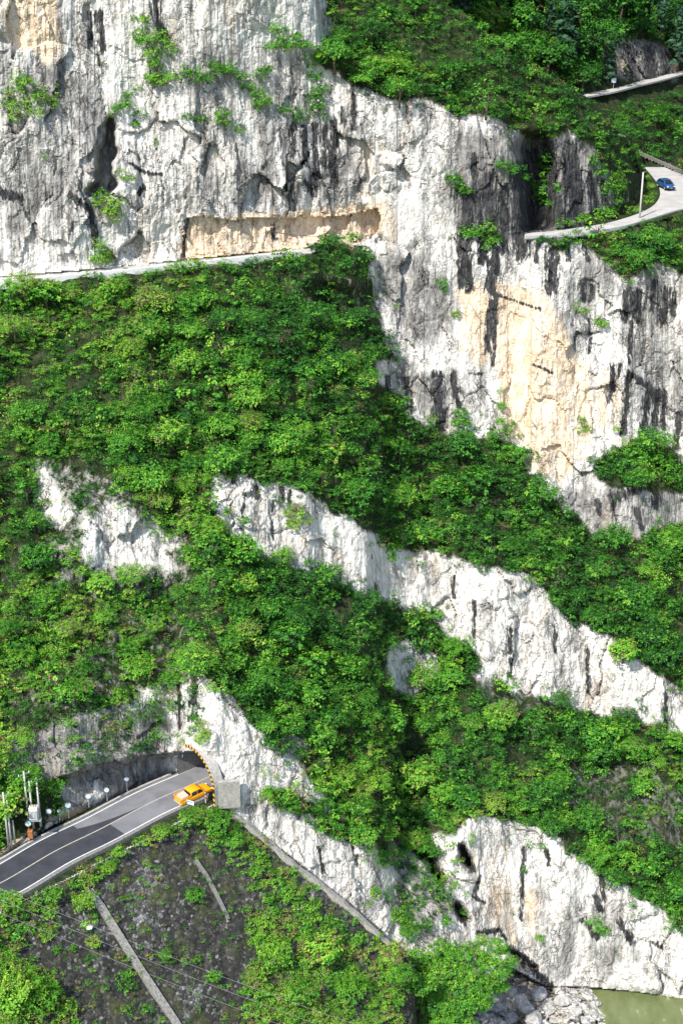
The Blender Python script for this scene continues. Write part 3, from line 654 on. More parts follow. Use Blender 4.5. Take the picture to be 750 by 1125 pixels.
# far road
L3 = [P(u, v, Z3) for u, v in [(636, 105), (650, 101.5), (675, 96.5), (700, 89.5), (725, 83), (750, 75), (800, 58)]]
R3 = [P(u, v, Z3) for u, v in [(636, 108.5), (650, 105), (675, 100.5), (700, 94), (725, 88), (750, 81), (800, 66)]]
tag(strip('road', spline(L3, 5), spline(R3, 5), ROADC, .4), kind='structure')
bm = bmesh.new(); tube(bm, [(0, 0, 0), (0, 0, 1.7)], .06, 6); t = empty('road_sign', P(673, 97.5, Z3)); obj('post', bm, STEEL, t); bm = bmesh.new(); box(bm, (0, -.06, 1.9), (1.1, .06, 1.0), bev=.02); obj('panel', bm, SIGNW, t)
tag(t, 'tiny pale blue sign beside the farthest stretch of road', 'sign')
# sign and delineator at the pickup
t = empty('road_sign', P(207, 886, ZR)); bm = bmesh.new(); tube(bm, [(0, 0, -.5), (0, 0, 1.1)], .05, 6); obj('post', bm, STEEL, t)
bm = bmesh.new(); box(bm, (0, 0, .75), (1.9, .07, .62), Matrix.Rotation(R(-28), 4, 'Z'), .015); obj('panel', bm, simple('white_board', (.80, .81, .82), .5), t)
bm = bmesh.new(); box(bm, (-.02, -.05, .93), (1.5, .03, .16), Matrix.Rotation(R(-28), 4, 'Z')); obj('blue_band', bm, simple('blue_paint', (.05, .28, .60), .5), t)
tag(t, 'white and blue board at the valley edge of the road below the pickup', 'sign')
t = empty('delineator_post', P(226, 880.5, ZR)); bm = bmesh.new(); tube(bm, [(0, 0, -.3), (0, 0, 1.5)], .07, 8); obj('post', bm, LINE, t)
for z_ in (.5, 1.1):
    bm = bmesh.new(); tube(bm, [(0, 0, z_), (0, 0, z_ + .28)], .085, 8); obj('red_band', bm, simple('red_paint', (.5, .03, .02), .5), t)
tag(t, 'thin red and white post between the pickup and the wing wall', 'post')

# concrete ribs on the retaining slope
def rib(pts, w, label, mat):
    g = [ground(u, v) for u, v in pts]; g = [p + Vector((.06, -.12, .1)) for p in g]; sp_ = spline(g, 4)
    a = side(sp_, w / 2); b_ = side(sp_, -w / 2)
    o = strip('concrete_rib', a, b_, mat, .5)
    return tag(o, label, 'concrete rib')
for pts, w, lab, m_ in [([(97, 978), (110, 996), (130, 1028), (150, 1060), (170, 1090), (190, 1120), (215, 1160)], 1.0, 'long pale concrete drainage rib running down the retaining slope', simple('dull_concrete', (.33, .32, .29), .9, var=.6)),
                    ([(214, 945), (226, 962), (238, 985), (250, 1010)], .45, 'short broken concrete rib below the tunnel on the retaining slope', CONCD)]:
    e2 = 0
    # keep the ribs dead straight on the slope plane
    a0, a1 = pts[0], pts[-1]
    def slope_pt(u, v):
        ii = np.argmin(abs(GV - v)); jj = np.argmin(abs(GU - u)); return P(u, v, D=float(Ds[ii, jj]))
    S = [slope_pt(*p) for p in pts]; nn = (nrm * math.sin(R(50)) + Vector((0, 0, math.cos(R(50))))).normalized()
    bm = bmesh.new(); rings = []
    for p in S:
        for_, = (p,); c0 = p + nn * .45
        rings.append([bm.verts.new(c0 + e * s_ * w / 2 + nn * d_) for s_, d_ in ((-1, -1.2), (1, -1.2), (1, 0), (-1, 0))])
    for X, Y in zip(rings[:-1], rings[1:]):
        for k in range(4): bm.faces.new((X[k], X[(k + 1) % 4], Y[(k + 1) % 4], Y[k]))
    bm.faces.new(rings[0][::-1]); bm.faces.new(rings[-1]); bmesh.ops.recalc_face_normals(bm, faces=bm.faces)
    tag(obj('concrete_rib', bm, m_), lab, 'concrete rib')

# ------------------------------------------------------------------ water
k = NT('river_water'); nz = k.noise(.5, k.coord((1, .5, 1)), 5, .6)
k.base(k.ramp(nz, [(.35, (.10, .125, .045)), (.62, (.15, .175, .075)), (.74, (.45, .46, .38))]), .12, .5); k.bump(nz, .35, .3); k.b.inputs['Roughness'].default_value = .35
bm = bmesh.new(); vs = [bm.verts.new(p) for p in ((-160, 40, CAMZ + ZW), (420, 40, CAMZ + ZW), (420, 200, CAMZ + ZW), (60, 215, CAMZ + ZW), (20, 200, CAMZ + ZW), (-160, 130, CAMZ + ZW))]; bm.faces.new(vs)
tag(obj('river', bm, k.m), kind='structure')
# ground far beyond, reaching the horizon
bm = bmesh.new(); zg = CAMZ - 180; vs = [bm.verts.new(p) for p in ((-2600, -2600, zg), (2600, -2600, zg), (2600, 2600, zg), (-2600, 2600, zg))]; bm.faces.new(vs)
tag(obj('ground', bm, simple('valley_ground', (.06, .08, .03), .95, var=.5)), kind='structure')

# ------------------------------------------------------------------ vehicles (x forward)
def prof_body(bm, prof, w, taper=None, bev=.05):   # side profile extruded across y; taper(z)-> half width factor
    L = [bm.verts.new((x, -w / 2 * (taper(x, z) if taper else 1), z)) for x, z in prof]; Rr = [bm.verts.new((x, w / 2 * (taper(x, z) if taper else 1), z)) for x, z in prof]
    f1 = bm.faces.new(L); f2 = bm.faces.new(Rr[::-1]); n = len(prof)
    for i in range(n): bm.faces.new((L[(i + 1) % n], L[i], Rr[i], Rr[(i + 1) % n]))
    bmesh.ops.recalc_face_normals(bm, faces=bm.faces)
    if bev: bmesh.ops.bevel(bm, geom=[e_ for e_ in bm.edges if e_.calc_face_angle(0) > .5], offset=bev, segments=2, affect='EDGES', profile=.6)
def wheel(par, x, y, r, w):
    bm = bmesh.new(); bmesh.ops.create_cone(bm, cap_ends=True, segments=20, radius1=r, radius2=r, depth=w); bmesh.ops.rotate(bm, matrix=Matrix.Rotation(R(90), 3, 'X'), verts=bm.verts); bmesh.ops.bevel(bm, geom=bm.edges[:], offset=.02, segments=1, affect='EDGES'); bmesh.ops.translate(bm, vec=(x, y, r), verts=bm.verts)
    wo = obj('wheel', bm, RUB, par, False)
    bm = bmesh.new(); bmesh.ops.create_cone(bm, cap_ends=True, segments=16, radius1=r * .6, radius2=r * .6, depth=.04); bmesh.ops.rotate(bm, matrix=Matrix.Rotation(R(90), 3, 'X'), verts=bm.verts); bmesh.ops.translate(bm, vec=(x, y + math.copysign(w / 2 + .012, y), r), verts=bm.verts)
    obj('rim', bm, STEEL, wo)
RUB = simple('tyre_rubber', (.02, .02, .02), .9); GLASS = NT('car_glass').base((.015, .02, .025), .08, .6).m
RED = simple('tail_lamp_red', (.45, .02, .02), .3); LAMP = simple('headlamp_clear', (.75, .76, .78), .15); PLAST = simple('black_plastic', (.03, .03, .03), .6)
def face(bm, pts): bm.faces.new([bm.verts.new(p) for p in pts])
def panel(name, pts, mat, par, th=.02):
    bm = bmesh.new(); face(bm, pts); bm.faces.ensure_lookup_table(); f = bm.faces[0]; f.normal_update(); nn = f.normal.copy()
    r = bmesh.ops.extrude_face_region(bm, geom=bm.faces[:]); bmesh.ops.translate(bm, vec=nn * th, verts=[x for x in r['geom'] if isinstance(x, bmesh.types.BMVert)]); bmesh.ops.recalc_face_normals(bm, faces=bm.faces)
    return obj(name, bm, mat, par)
paint_y = NT('orange_yellow_paint').base((.85, .36, .012), .3, .5); paint_y.b.inputs['Coat Weight'].default_value = .5
paint_b = NT('deep_blue_paint').base((.02, .085, .24), .25, .5); paint_b.b.inputs['Coat Weight'].default_value = .6
def make_pickup():
    t = empty('pickup_truck', (0, 0, 0)); M_ = paint_y.m
    bm = bmesh.new(); prof_body(bm, [(-2.6, .45), (-2.6, .95), (-1.0, .95), (.45, 1.0), (1.45, 1.06), (2.35, .98), (2.58, .82), (2.62, .48), (2.1, .38), (-2.2, .38)], 1.84); obj('body', bm, M_, t, True)
    bm = bmesh.new(); prof_body(bm, [(-1.02, .95), (-.92, 1.62), (-.55, 1.74), (.45, 1.75), (.72, 1.66), (1.42, 1.04)], 1.72, lambda x, z: 1 if z < 1.1 else .84, .04); obj('cab', bm, M_, t, True)
    yb = 1.72 / 2
    def sidep(s, x0, x1, x2, x3):
        z0, z1 = 1.12, 1.60; y0 = yb * (.995) * s; y1 = yb * .865 * s; pts = [(x0, y0, z0), (x1, y0, z0), (x2, y1, z1), (x3, y1, z1)]
        return pts if s < 0 else pts[::-1]
    for s in (-1, 1):
        panel('side_window', sidep(s, -.88, .02, .0, -.80), GLASS, t); panel('side_window', sidep(s, .12, 1.12, .62, .10), GLASS, t)
    panel('windscreen', [(1.36, -.72, 1.10), (1.36, .72, 1.10), (.76, .62, 1.62), (.76, -.62, 1.62)], GLASS, t, .03)
    panel('rear_window', [(-1.03, .7, 1.15), (-1.03, -.7, 1.15), (-.95, -.62, 1.56), (-.95, .62, 1.56)], GLASS, t, .03)
    for s in (-1, 1):
        bm = bmesh.new(); box(bm, (-1.83, s * .86, 1.12), (1.54, .09, .42), bev=.02); obj('bed_side', bm, M_, t)
        bm = bmesh.new(); box(bm, (2.55, s * .68, .80), (.14, .36, .18), bev=.03); obj('headlight', bm, LAMP, t)
        bm = bmesh.new(); box(bm, (-2.62, s * .82, .95), (.06, .15, .36), bev=.015); obj('tail_light', bm, RED, t)
        bm = bmesh.new(); box(bm, (1.05, s * .98, 1.2), (.12, .22, .18), bev=.03); obj('mirror', bm, M_, t)
        for x in (-1.65, 1.65): wheel(t, x, s * .82, .37, .24)
    bm = bmesh.new(); box(bm, (-2.58, 0, 1.08), (.07, 1.70, .48), bev=.02); obj('tailgate', bm, M_, t)
    bm = bmesh.new(); box(bm, (2.64, 0, .5), (.14, 1.7, .2), bev=.05); obj('front_bumper', bm, PLAST, t)
    bm = bmesh.new(); box(bm, (-2.66, 0, .5), (.12, 1.6, .16), bev=.04); obj('rear_bumper', bm, STEEL, t)
    bm = bmesh.new(); box(bm, (2.615, 0, .8), (.05, .85, .18), bev=.01); obj('grille', bm, PLAST, t)
    bm = bmesh.new(); box(bm, (-1.8, 0, .965), (1.5, 1.6, .03)); obj('bed_liner', bm, STEEL, t)
    return t
pk = make_pickup(); p0 = P(200, 881, ZR); p1 = P(229, 867.5, ZR); d_ = (p1 - p0); mid_ = P(213, 877, ZR)
ang = math.atan2(d_.y, d_.x); pk.location = mid_ + Vector((0, 0, .01)); pk.rotation_euler = (0, 0, ang); pk.scale = (1.04,) * 3
tag(pk, 'orange-yellow double-cab pickup driving into the tunnel mouth', 'pickup truck')
bm = bmesh.new()
vs = box(bm, (0, 0, 0), (1.25, 1.3, .42), bev=.1)
for v_ in bm.verts: v_.co += Vector((random.uniform(-.03, .03), random.uniform(-.03, .03), random.uniform(-.05, .05)))
cg = obj('tarpaulin_load', bm, simple('pale_pink_tarp', (.72, .50, .42), .7, var=.25)); cg.location = pk.location + Vector((math.cos(ang) * -1.85, math.sin(ang) * -1.85, 1.25)); cg.rotation_euler = (0, 0, ang)
tag(cg, 'pale pinkish covered load lying in the bed of the pickup', 'cargo')
def make_car():
    t = empty('hatchback_car', (0, 0, 0)); M_ = paint_b.m
    bm = bmesh.new(); prof_body(bm, [(-2.1, .4), (-2.15, .75), (-2.02, 1.02), (-1.4, 1.0), (.7, .98), (1.65, .86), (2.08, .68), (2.15, .4), (1.8, .3), (-1.9, .3)], 1.78, lambda x, z: 1 if abs(x) < 1.6 else .9, .07); obj('body', bm, M_, t, True)
    bm = bmesh.new(); prof_body(bm, [(-2.0, .98), (-1.55, 1.42), (-1.1, 1.52), (.0, 1.53), (.35, 1.47), (1.15, .97)], 1.62, lambda x, z: 1 if z < 1.1 else .82, .05); obj('cabin', bm, M_, t, True)
    for s in (-1, 1):
        y0, y1 = s * .80, s * .685
        def pp(a, b, c, d): 
            l_ = [(a, y0, 1.05), (b, y0, 1.05), (c, y1, 1.40), (d, y1, 1.40)]; return l_ if s < 0 else l_[::-1]
        panel('side_window', pp(-1.6, -.55, -.52, -1.35), GLASS, t); panel('side_window', pp(-.45, .85, .35, -.42), GLASS, t)
        bm = bmesh.new(); box(bm, (2.02, s * .62, .66), (.2, .34, .14), bev=.04); obj('headlight', bm, LAMP, t)
        bm = bmesh.new(); box(bm, (-2.1, s * .7, .85), (.1, .24, .2), bev=.03); obj('tail_light', bm, RED, t)
        bm = bmesh.new(); box(bm, (.75, s * .95, 1.02), (.12, .2, .13), bev=.03); obj('mirror', bm, M_, t)
        for x in (-1.3, 1.32): wheel(t, x, s * .8, .31, .2)
    panel('windscreen', [(1.16, -.68, 1.01), (1.16, .68, 1.01), (.44, .58, 1.46), (.44, -.58, 1.46)], GLASS, t, .03)
    panel('rear_window', [(-2.0, .64, 1.03), (-2.0, -.64, 1.03), (-1.6, -.56, 1.40), (-1.6, .56, 1.40)], GLASS, t, .03)
    bm = bmesh.new(); box(bm, (2.12, 0, .5), (.08, .9, .2), bev=.02); obj('grille', bm, PLAST, t)
    bm = bmesh.new(); box(bm, (2.14, 0, .36), (.1, 1.5, .14), bev=.03); obj('front_bumper', bm, PLAST, t)
    bm = bmesh.new(); box(bm, (2.165, 0, .42), (.02, .42, .11)); obj('number_plate', bm, LINE, t)
    return t
car = make_car(); car.location = P(730.5, 208, ZU) + Vector((0, 0, .26)); a_, b_ = P(722, 202, ZU), P(738, 213, ZU); dd = b_ - a_
car.scale = (1.15,) * 3; car.rotation_euler = (0, 0, math.atan2(dd.y, dd.x) + .15); tag(car, 'dark blue hatchback rounding the bend of the upper right road', 'car')

# ------------------------------------------------------------------ foliage prototypes: arrays of leaf-sprig rhombi
def rot_to(nv):                                     # basis with z along nv, arrays
    z = nv / np.linalg.norm(nv, axis=1, keepdims=True); a = rng.normal(size=z.shape); x = np.cross(a, z); x /= np.linalg.norm(x, axis=1, keepdims=True) + 1e-9
    return x, np.cross(z, x), z
def leaves(c, nv, s, asp=.62):
    x, y, z = rot_to(nv); s = s[:, None]
    return np.stack([c - x * s * .5, c - y * s * .5 * asp + z * s * .08, c + x * s * .5, c + y * s * .5 * asp + z * s * .08], 1)
def proto(kind):
    C_, N_, S_, H_ = [], [], [], []
    if kind == 'dome': ns, lf, sz = 50, 10, .175
    elif kind == 'airy': ns, lf, sz = 30, 8, .17
    elif kind == 'vine': ns, lf, sz = 34, 8, .20
    elif kind == 'tuft': ns, lf, sz = 1, 40, .5
    elif kind == 'twiggy': ns, lf, sz = 24, 8, .15
    elif kind == 'pine': ns, lf, sz = 60, 8, .22
    g_ = rng.uniform(.75, 1.35); sz *= g_; lf = max(5, int(lf / g_ ** 1.3)); asp = rng.uniform(.35, .8); flat_ = rng.uniform(.65, 1.05)
    lob = rng.normal(size=(5, 3)); lob /= np.linalg.norm(lob, axis=1, keepdims=True)
    for i in range(ns):
        d = rng.normal(size=3); d /= np.linalg.norm(d); d[2] = abs(d[2]) * .9 - .15 if kind != 'airy' else d[2]
        d /= np.linalg.norm(d); lump = 1 + .5 * max(-1, (lob @ d).max() * 1.6 - 1)
        r = rng.uniform(.55, 1.) * lump
        if kind == 'vine': p = np.array([d[0] * 1.3 * r, d[1] * .9 * r, .22 * rng.random() + .1 + (-.25 * d[1])])
        elif kind == 'tuft': p = np.zeros(3)
        elif kind == 'pine':
            h = rng.random() ** .8; a = rng.random() * 6.28; rr = (1 - h) * .55 * rng.uniform(.7, 1.) + .04; p = np.array([math.cos(a) * rr, math.sin(a) * rr, h * 2.2 - .2]); d = np.array([math.cos(a), math.sin(a), .2])
        elif kind == 'airy': p = d * r * np.array([.75, .75, 1.0]) + [0, 0, .45]
        else: p = d * r * np.array([1, 1, .9 * flat_]) + [0, 0, .15]
        hs = rng.normal(0, .13) + .10 * p[2]
        if kind == 'tuft':
            a = rng.uniform(0, 6.28, lf); ln = rng.uniform(.5, 1., lf); tilt = rng.uniform(.1, .7, lf)
            c = np.stack([np.cos(a) * tilt * ln * .5, np.sin(a) * tilt * ln * .5, ln * .45], 1); nv = np.stack([np.cos(a + 1.57), np.sin(a + 1.57), tilt * .2], 1)
            # blades
            dirv = np.stack([np.cos(a) * tilt, np.sin(a) * tilt, np.ones(lf)], 1); dirv /= np.linalg.norm(dirv, axis=1, keepdims=True); sd = np.cross(dirv, nv); sd /= np.linalg.norm(sd, axis=1, keepdims=True)
            L = (ln * .5)[:, None]; w = .05
            return np.stack([c - dirv * L, c + sd * w, c + dirv * L, c - sd * w], 1), rng.normal(0, .06, lf)
        c = p + rng.normal(0, .115 if kind != 'twiggy' else .2, (lf, 3)) * np.array([1, 1, .6])
        nv = d * .7 + np.array([0, -.15, .75]) + rng.normal(0, .42, (lf, 3))
        C_.append(c); N_.append(nv); S_.append(np.full(lf, sz) * rng.uniform(.65, 1.35, lf)); H_.append(hs + rng.normal(0, .045, lf))
    c = np.concatenate(C_); return leaves(c, np.concatenate(N_), np.concatenate(S_), asp), np.concatenate(H_)
PR = {k_: [proto(k_) for _ in range(6)] for k_ in ('dome', 'airy', 'vine', 'tuft', 'twiggy', 'pine')}
def place(pr, p, s, rz, tilt=(0, 0), sz=1.):
    q_, h = pr; c, sn = math.cos(rz), math.sin(rz); v = q_ * np.array([s, s, s * sz])
    x = v[..., 0] * c - v[..., 1] * sn; y = v[..., 0] * sn + v[..., 1] * c
    return np.stack([x + p[0], y + p[1] + tilt[1] * v[..., 2], v[..., 2] + p[2] - tilt[0] * y * 0], -1), h
def cloud(name, items, mat=None):
    vs = np.concatenate([a for a, _ in items]).reshape(-1, 3); hu = np.repeat(np.concatenate([h for _, h in items]), 4)
    me = mesh_from(name, vs, np.arange(len(vs)).reshape(-1, 4), {'hue': hu}, False)
    return link(name, me, mat or LEAF)

# ------------------------------------------------------------------ where the shrubs stand
_hn = {}; _pm = {}
def ij(u, v): return min(max(int(np.searchsorted(GV, v)), 1), NV - 1), min(max(int(np.searchsorted(GU, u)), 1), NU - 1)
def hnoise(u, v, f, s):
    if (f, s) not in _hn: _hn[(f, s)] = fbm(np.stack([U * f, V * f, U * 0 + 3.3], -1), 3, s)
    return float(_hn[(f, s)][ij(u, v)])
def pin(u, v, poly):
    k_ = id(poly)
    if k_ not in _pm: _pm[k_] = (inpoly(U, V, poly), poly)
    return bool(_pm[k_][0][ij(u, v)])
FARROAD = [(634,128),(634,98),(700,84),(760,70),(900,20),(900,80),(760,102),(700,114)]; FARROCK = [(660,45),(690,45),(735,55),(740,100),(700,105),(672,92)]
fringe = blur(veg.astype(float), 10.); hole_map = inpoly(U, V, PORTAL)
HUEB = [((420,520),170,-.05),((620,20),110,-.12),((640,660),140,-.08),((300,720),120,-.02),((60,620),110,.12),((60,760),110,.15),((110,380),90,.08),((560,680),140,-.12),((620,820),150,-.05),((470,830),120,.04),((560,100),120,.06),((620,90),70,.10),((470,100),70,-.06),((680,30),140,-.30),((700,130),70,-.12),((720,160),40,.06),((720,270),50,.0),((350,320),70,-.14),((330,1080),100,.08),((230,900),80,.12),((700,960),70,-.12),((20,890),45,.04),((150,330),60,.04),((260,400),60,-.03)]
def hue_at(u, v):
    h = .45 + (hnoise(u, v, .022, 101) - .5) * .75 + (hnoise(u, v, .09, 111) - .5) * .5
    for (a, b), r, d in HUEB:
        q2 = ((u - a) ** 2 + (v - b) ** 2) / (r * r)
        if q2 < 4: h += d * math.exp(-q2)
    return h
VEGI = veg
def in_veg(u, v):
    i = np.clip(np.searchsorted(GV, v), 1, NV - 1); j = np.clip(np.searchsorted(GU, u), 1, NU - 1); return bool(VEGI[i, j]) and not bool(flat[i, j])
ROADBUF = [ROADU, FLATR]
def zone(u, v):
    if pin(u, v, FAR): return 'far'
    if v < 262 and u > 330: return 'hill'
    if u > 560 and v < 320: return 'roadside'
    if v > 850 and u < 80: return 'poles'
    if v > 915 and u > 405 and u < 520: return 'cleft'
    # split by the two bare rock bands
    b1 = interp(u, [(0,560),(230,560),(300,570),(440,630),(540,690),(600,735),(750,785)])
    return 'upper' if v < b1 else 'middle'
plants = []   # u, v, R, hue, kind, zone
st_ = 8.8
uu = -90.
while uu < 850:
    vv = -70.
    while vv < 1130:
        u = uu + rng.uniform(-.55, .55) * st_; v = vv + rng.uniform(-.55, .55) * st_
        fr = float(fringe[ij(u, v)]); iv = in_veg(u, v)
        edge = (not iv) and fr > .06 and rng.random() < (fr - .03) * 1.25 and not flat[ij(u, v)] and not below[ij(u, v)] and not (v < 312 and v > 250 and u < 345) and not gal[ij(u, v)] and not cav[ij(u, v)] and not hole_map[ij(u, v)]
        if 2 < u < 62 and v > 893: iv = edge = False
        if iv or edge:
            keep = 1. if iv else .9
            for poly, s_ in SPARSE:
                if pin(u, v, poly): keep = min(keep, s_)
            n_ = hnoise(u, v, .05, 121)
            if n_ * 1.0 + rng.normal(0, .08) < .28 + .30 * keep + .12 * (keep > .99):
                z_ = zone(u, v); h = hue_at(u, v) + rng.normal(0, .10)
                if z_ == 'far' and (pin(u, v, FARROAD) or pin(u, v, FARROCK) and rng.random() < .85):
                    vv += st_; continue
                r_ = rng.uniform(1.0, 1.75) * (1.55 if rng.random() < .14 else 1.) * (.62 if rng.random() < .3 else 1.) * (.55 if edge else 1.)
                if keep < .9: r_ *= .85
                kd = rng.choice(['dome', 'airy', 'vine', 'twiggy'], p=[.52, .24, .12, .12])
                if v > 300 and v < 322 and u < 330: r_ *= .6
                if z_ == 'far' and v < 100: kd = 'pine' if rng.random() < .45 else 'dome'; r_ *= 1.9; h += .03
                elif z_ == 'far': r_ *= 1.3
                if z_ == 'roadside' and (v < 262 and u < 700): r_ *= .45
                if z_ == 'hill' and hnoise(u, v, .03, 131) > .6: h += .1; r_ *= .75; kd = 'twiggy'
                if rng.random() < .075: h = rng.uniform(.88, 1.); kd = 'twiggy'; r_ *= .7
                plants.append((u, v, r_, float(np.clip(h, .2, .93)), str(kd), z_))
        vv += st_
    uu += st_
LIPROCK = [(0,830),(30,806),(110,786),(170,755),(215,740),(225,800),(150,830),(60,850),(0,856)]
FOOTROCK = [(485,1000),(520,900),(760,1010),(760,1090),(600,1060)]
for _ in range(15000):
    u, v = rng.uniform(-60, 810), rng.uniform(-50, 1120); a_, b_ = ij(u, v)
    if flat[a_, b_] or below[a_, b_] or hole_map[a_, b_] or gal[a_, b_] or cav[a_, b_] or (2 < u < 62 and v > 893): continue
    if veg[a_, b_]: r_ = rng.uniform(.45, .9)
    elif pin(u, v, LIPROCK) and hnoise(u, v, .06, 161) > .36: r_ = rng.uniform(.4, 1.3)
    elif rng.random() < .022: r_ = rng.uniform(.3, .55)
    else: continue
    if pin(u, v, FARROAD): continue
    plants.append((u, v, r_, float(np.clip(hue_at(u, v) - .20 + rng.normal(0, .1) + (.5 if rng.random() < .13 else 0), .15, .97)), str(rng.choice(['twiggy', 'vine', 'tuft', 'airy'], p=[.3, .2, .2, .3])), zone(u, v)))  # low fill leaves tinted darker to paint the shade between crowns
print('thicket plants', len(plants))
def pt_out(u, v, r):                                # root on the surface, crown leaning out of it
    g = ground(u, v); k_ = rng.uniform(-.1, 1.) ; return g + Vector((0, -(.25 + .55 * k_) * r, (.05 + .45 * k_) * r))
ZN = {'upper': ('thicket between the upper road and the long bare rock band', 'upper slope'), 'middle': ('thicket below the long bare rock band and above the lower cliff', 'middle slope'), 'hill': ('thicket on the hill crest above the upper cliff', 'hill crest'),
      'far': ('dark wood on the far hillside behind the bend', 'far hillside'), 'roadside': ('scrub fringe hanging over the edge of the upper right road', 'upper right road edge'), 'poles': ('scrub around the utility poles', 'pole thicket'), 'cleft': ('scrub growing in the cleft of the lower cliff', 'cleft')}
# the crowns that show largest become trees of their own
score = sorted([(-(p[2] / max(60, depth_at(p[0], p[1])) * 1000 + rng.uniform(0, 1.)), i) for i, p in enumerate(plants) if p[4] in ('dome', 'airy', 'pine') and 4 < p[0] < 746 and 4 < p[1] < 1121])
chosen = []
for s_, i in score:
    p = plants[i]
    if p[3] > .88: continue
    if all((p[0] - plants[j][0]) ** 2 + (p[1] - plants[j][1]) ** 2 > 21 ** 2 for j in chosen): chosen.append(i)
    if len(chosen) >= 250: break
cs = set(chosen); bz = {}
for i, p in enumerate(plants):
    if i in cs: continue
    it = place(PR[p[4]][int(rng.integers(6))], pt_out(p[0], p[1], p[2]), p[2], rng.uniform(0, 6.28), (0, -.1)); bz.setdefault((p[5]), []).append((it[0], it[1] + p[3]))
for z_, items in bz.items():
    o = cloud('undergrowth', items); tag(o, {'upper': 'dense green undergrowth covering the slope below the upper left road', 'middle': 'dense green undergrowth between the long bare rock band and the lower cliff', 'hill': 'undergrowth covering the hill crest above the upper cliff', 'far': 'dark undergrowth on the far hillside beyond the bend', 'roadside': 'scrubby undergrowth along the edge of the upper right road', 'poles': 'bright undergrowth around the utility poles', 'cleft': 'undergrowth filling the cleft in the lower cliff'}[z_], 'undergrowth', kind='stuff')
    o.color = (0, 0, 0, 1)
# tree prototypes share mesh data
def crown_mesh(kind, i):
    q_, h = PR[kind][i]; parts = [(q_, h)]
    if kind == 'dome':                              # fuller crown: three lobes
        for a in (0, 2.1, 4.2): parts.append((q_ * .62 + np.array([math.cos(a) * .5, math.sin(a) * .5, .42 + .1 * math.sin(a)]), h + .05))
    vs = np.concatenate([a for a, _ in parts]).reshape(-1, 3); hu = np.repeat(np.concatenate([b_ for _, b_ in parts]), 4)
    return mesh_from('crown', vs, np.arange(len(vs)).reshape(-1, 4), {'hue': hu}, False)
CM = {k_: [crown_mesh(k_, i) for i in range(4)] for k_ in ('dome', 'airy', 'pine')}
def trunk_mesh(h=1., lean=.2, seed=0):
    rr = random.Random(seed); bm = bmesh.new(); tube(bm, [(0, .35, -.9), (0, .1, -.35), (.05, 0, .1), (rr.uniform(-.1, .1), 0, .55)], [.085, .07, .05, .02], 6)
    for k_ in range(4):
        a = k_ * 1.6 + rr.random(); tube(bm, [(0, 0, -.1 + .1 * k_), (math.cos(a) * .35, math.sin(a) * .35, .2 + .1 * k_), (math.cos(a) * .6, math.sin(a) * .6, .45)], [.035, .022, .008], 5)
    me = bpy.data.meshes.new('trunk'); bm.to_mesh(me); bm.free(); me.materials.append(BARK); return me
TM = [trunk_mesh(seed=i) for i in range(3)]
for ms in CM.values():
    for m_ in ms: m_.materials.append(LEAF)
for m_ in CM['pine']: m_.materials.clear(); m_.materials.append(PINE)
def tree(name, loc, s, rz, hue, kind, label, cat, group=None, var=0, trunk=True):
    t = empty(name, loc, 0.); c = bpy.data.objects.new('crown', CM[kind][var % 4]); col.objects.link(c); c.parent = t; c.scale = (s, s, s); c.rotation_euler = (0, 0, rz); c.color = (hue / 2, 0, 0, 1)
    if trunk:
        k_ = bpy.data.objects.new('trunk', TM[var % 3]); col.objects.link(k_); k_.parent = t; k_.scale = (s, s, s)
    return tag(t, label, cat, group)
def huew(h): return 'dark green' if h < .34 else 'mid green' if h < .5 else 'bright green' if h < .64 else 'yellow-green'
NEAR = [((60,320),'below the left end of the upper road'),((200,320),'below the upper road left of the gallery'),((330,320),'below the tan gallery'),((60,430),'on the left picture edge of the upper slope'),((180,430),'in the upper slope left of centre'),((300,440),'in the middle of the upper slope'),((420,470),'below the dark streaked rock step'),((200,520),'left of the top of the long bare rock band'),((480,560),'above the middle of the long bare rock band'),((590,600),'below the tan cliff foot'),((690,660),'above the right end of the long bare rock band'),((40,620),'on the left slope beside the pale rock patch'),((230,620),'between the pale rock patch and the long bare band'),((60,760),'above the rocky overhang at left'),((330,700),'under the left end of the long bare band'),((430,680),'just under the long bare band at its middle'),((330,790),'above the white rock right of the tunnel'),((470,800),'below the small grey rock patch'),((600,820),'under the right half of the long bare band'),((700,850),'on the right picture edge above the lower cliff'),((700,940),'hanging over the right part of the lower cliff'),((430,30),'at the top left of the hill crest'),((450,80),'on the hill crest above the pale cliff'),((550,110),'on the hill crest above the rock point'),((640,140),'on the ridge above the rock point'),((620,30),'in the dark far wood at the top'),((720,30),'at the top right corner of the far wood'),((710,130),'between the bend and the far road'),((710,275),'below the upper right road'),((20,890),'around the utility poles'),((460,980),'in the cleft of the lower cliff'),((130,690),'on the left slope above the grey outcrop')]
for n_, i in enumerate(chosen):
    u, v, r_, h, kd, z_ = plants[i]
    near = min(NEAR, key=lambda a: (a[0][0] - u) ** 2 + (a[0][1] - v) ** 2)[1]
    sw = 'large' if r_ > 1.55 else 'small' if r_ < 1.15 else 'rounded'
    nm = 'pine_tree' if kd == 'pine' else 'broadleaf_tree'; rr = r_ * (1.15 if kd != 'pine' else 1.2)
    tree(nm, pt_out(u, v, r_) + Vector((0, -.15 * r_, .2 * r_)), rr, rng.uniform(0, 6.28), h + .02, kd, '%s %s %s %s' % (sw, huew(h), 'conifer' if kd == 'pine' else 'leafy crown', near), 'tree', 'trees ' + near, n_)

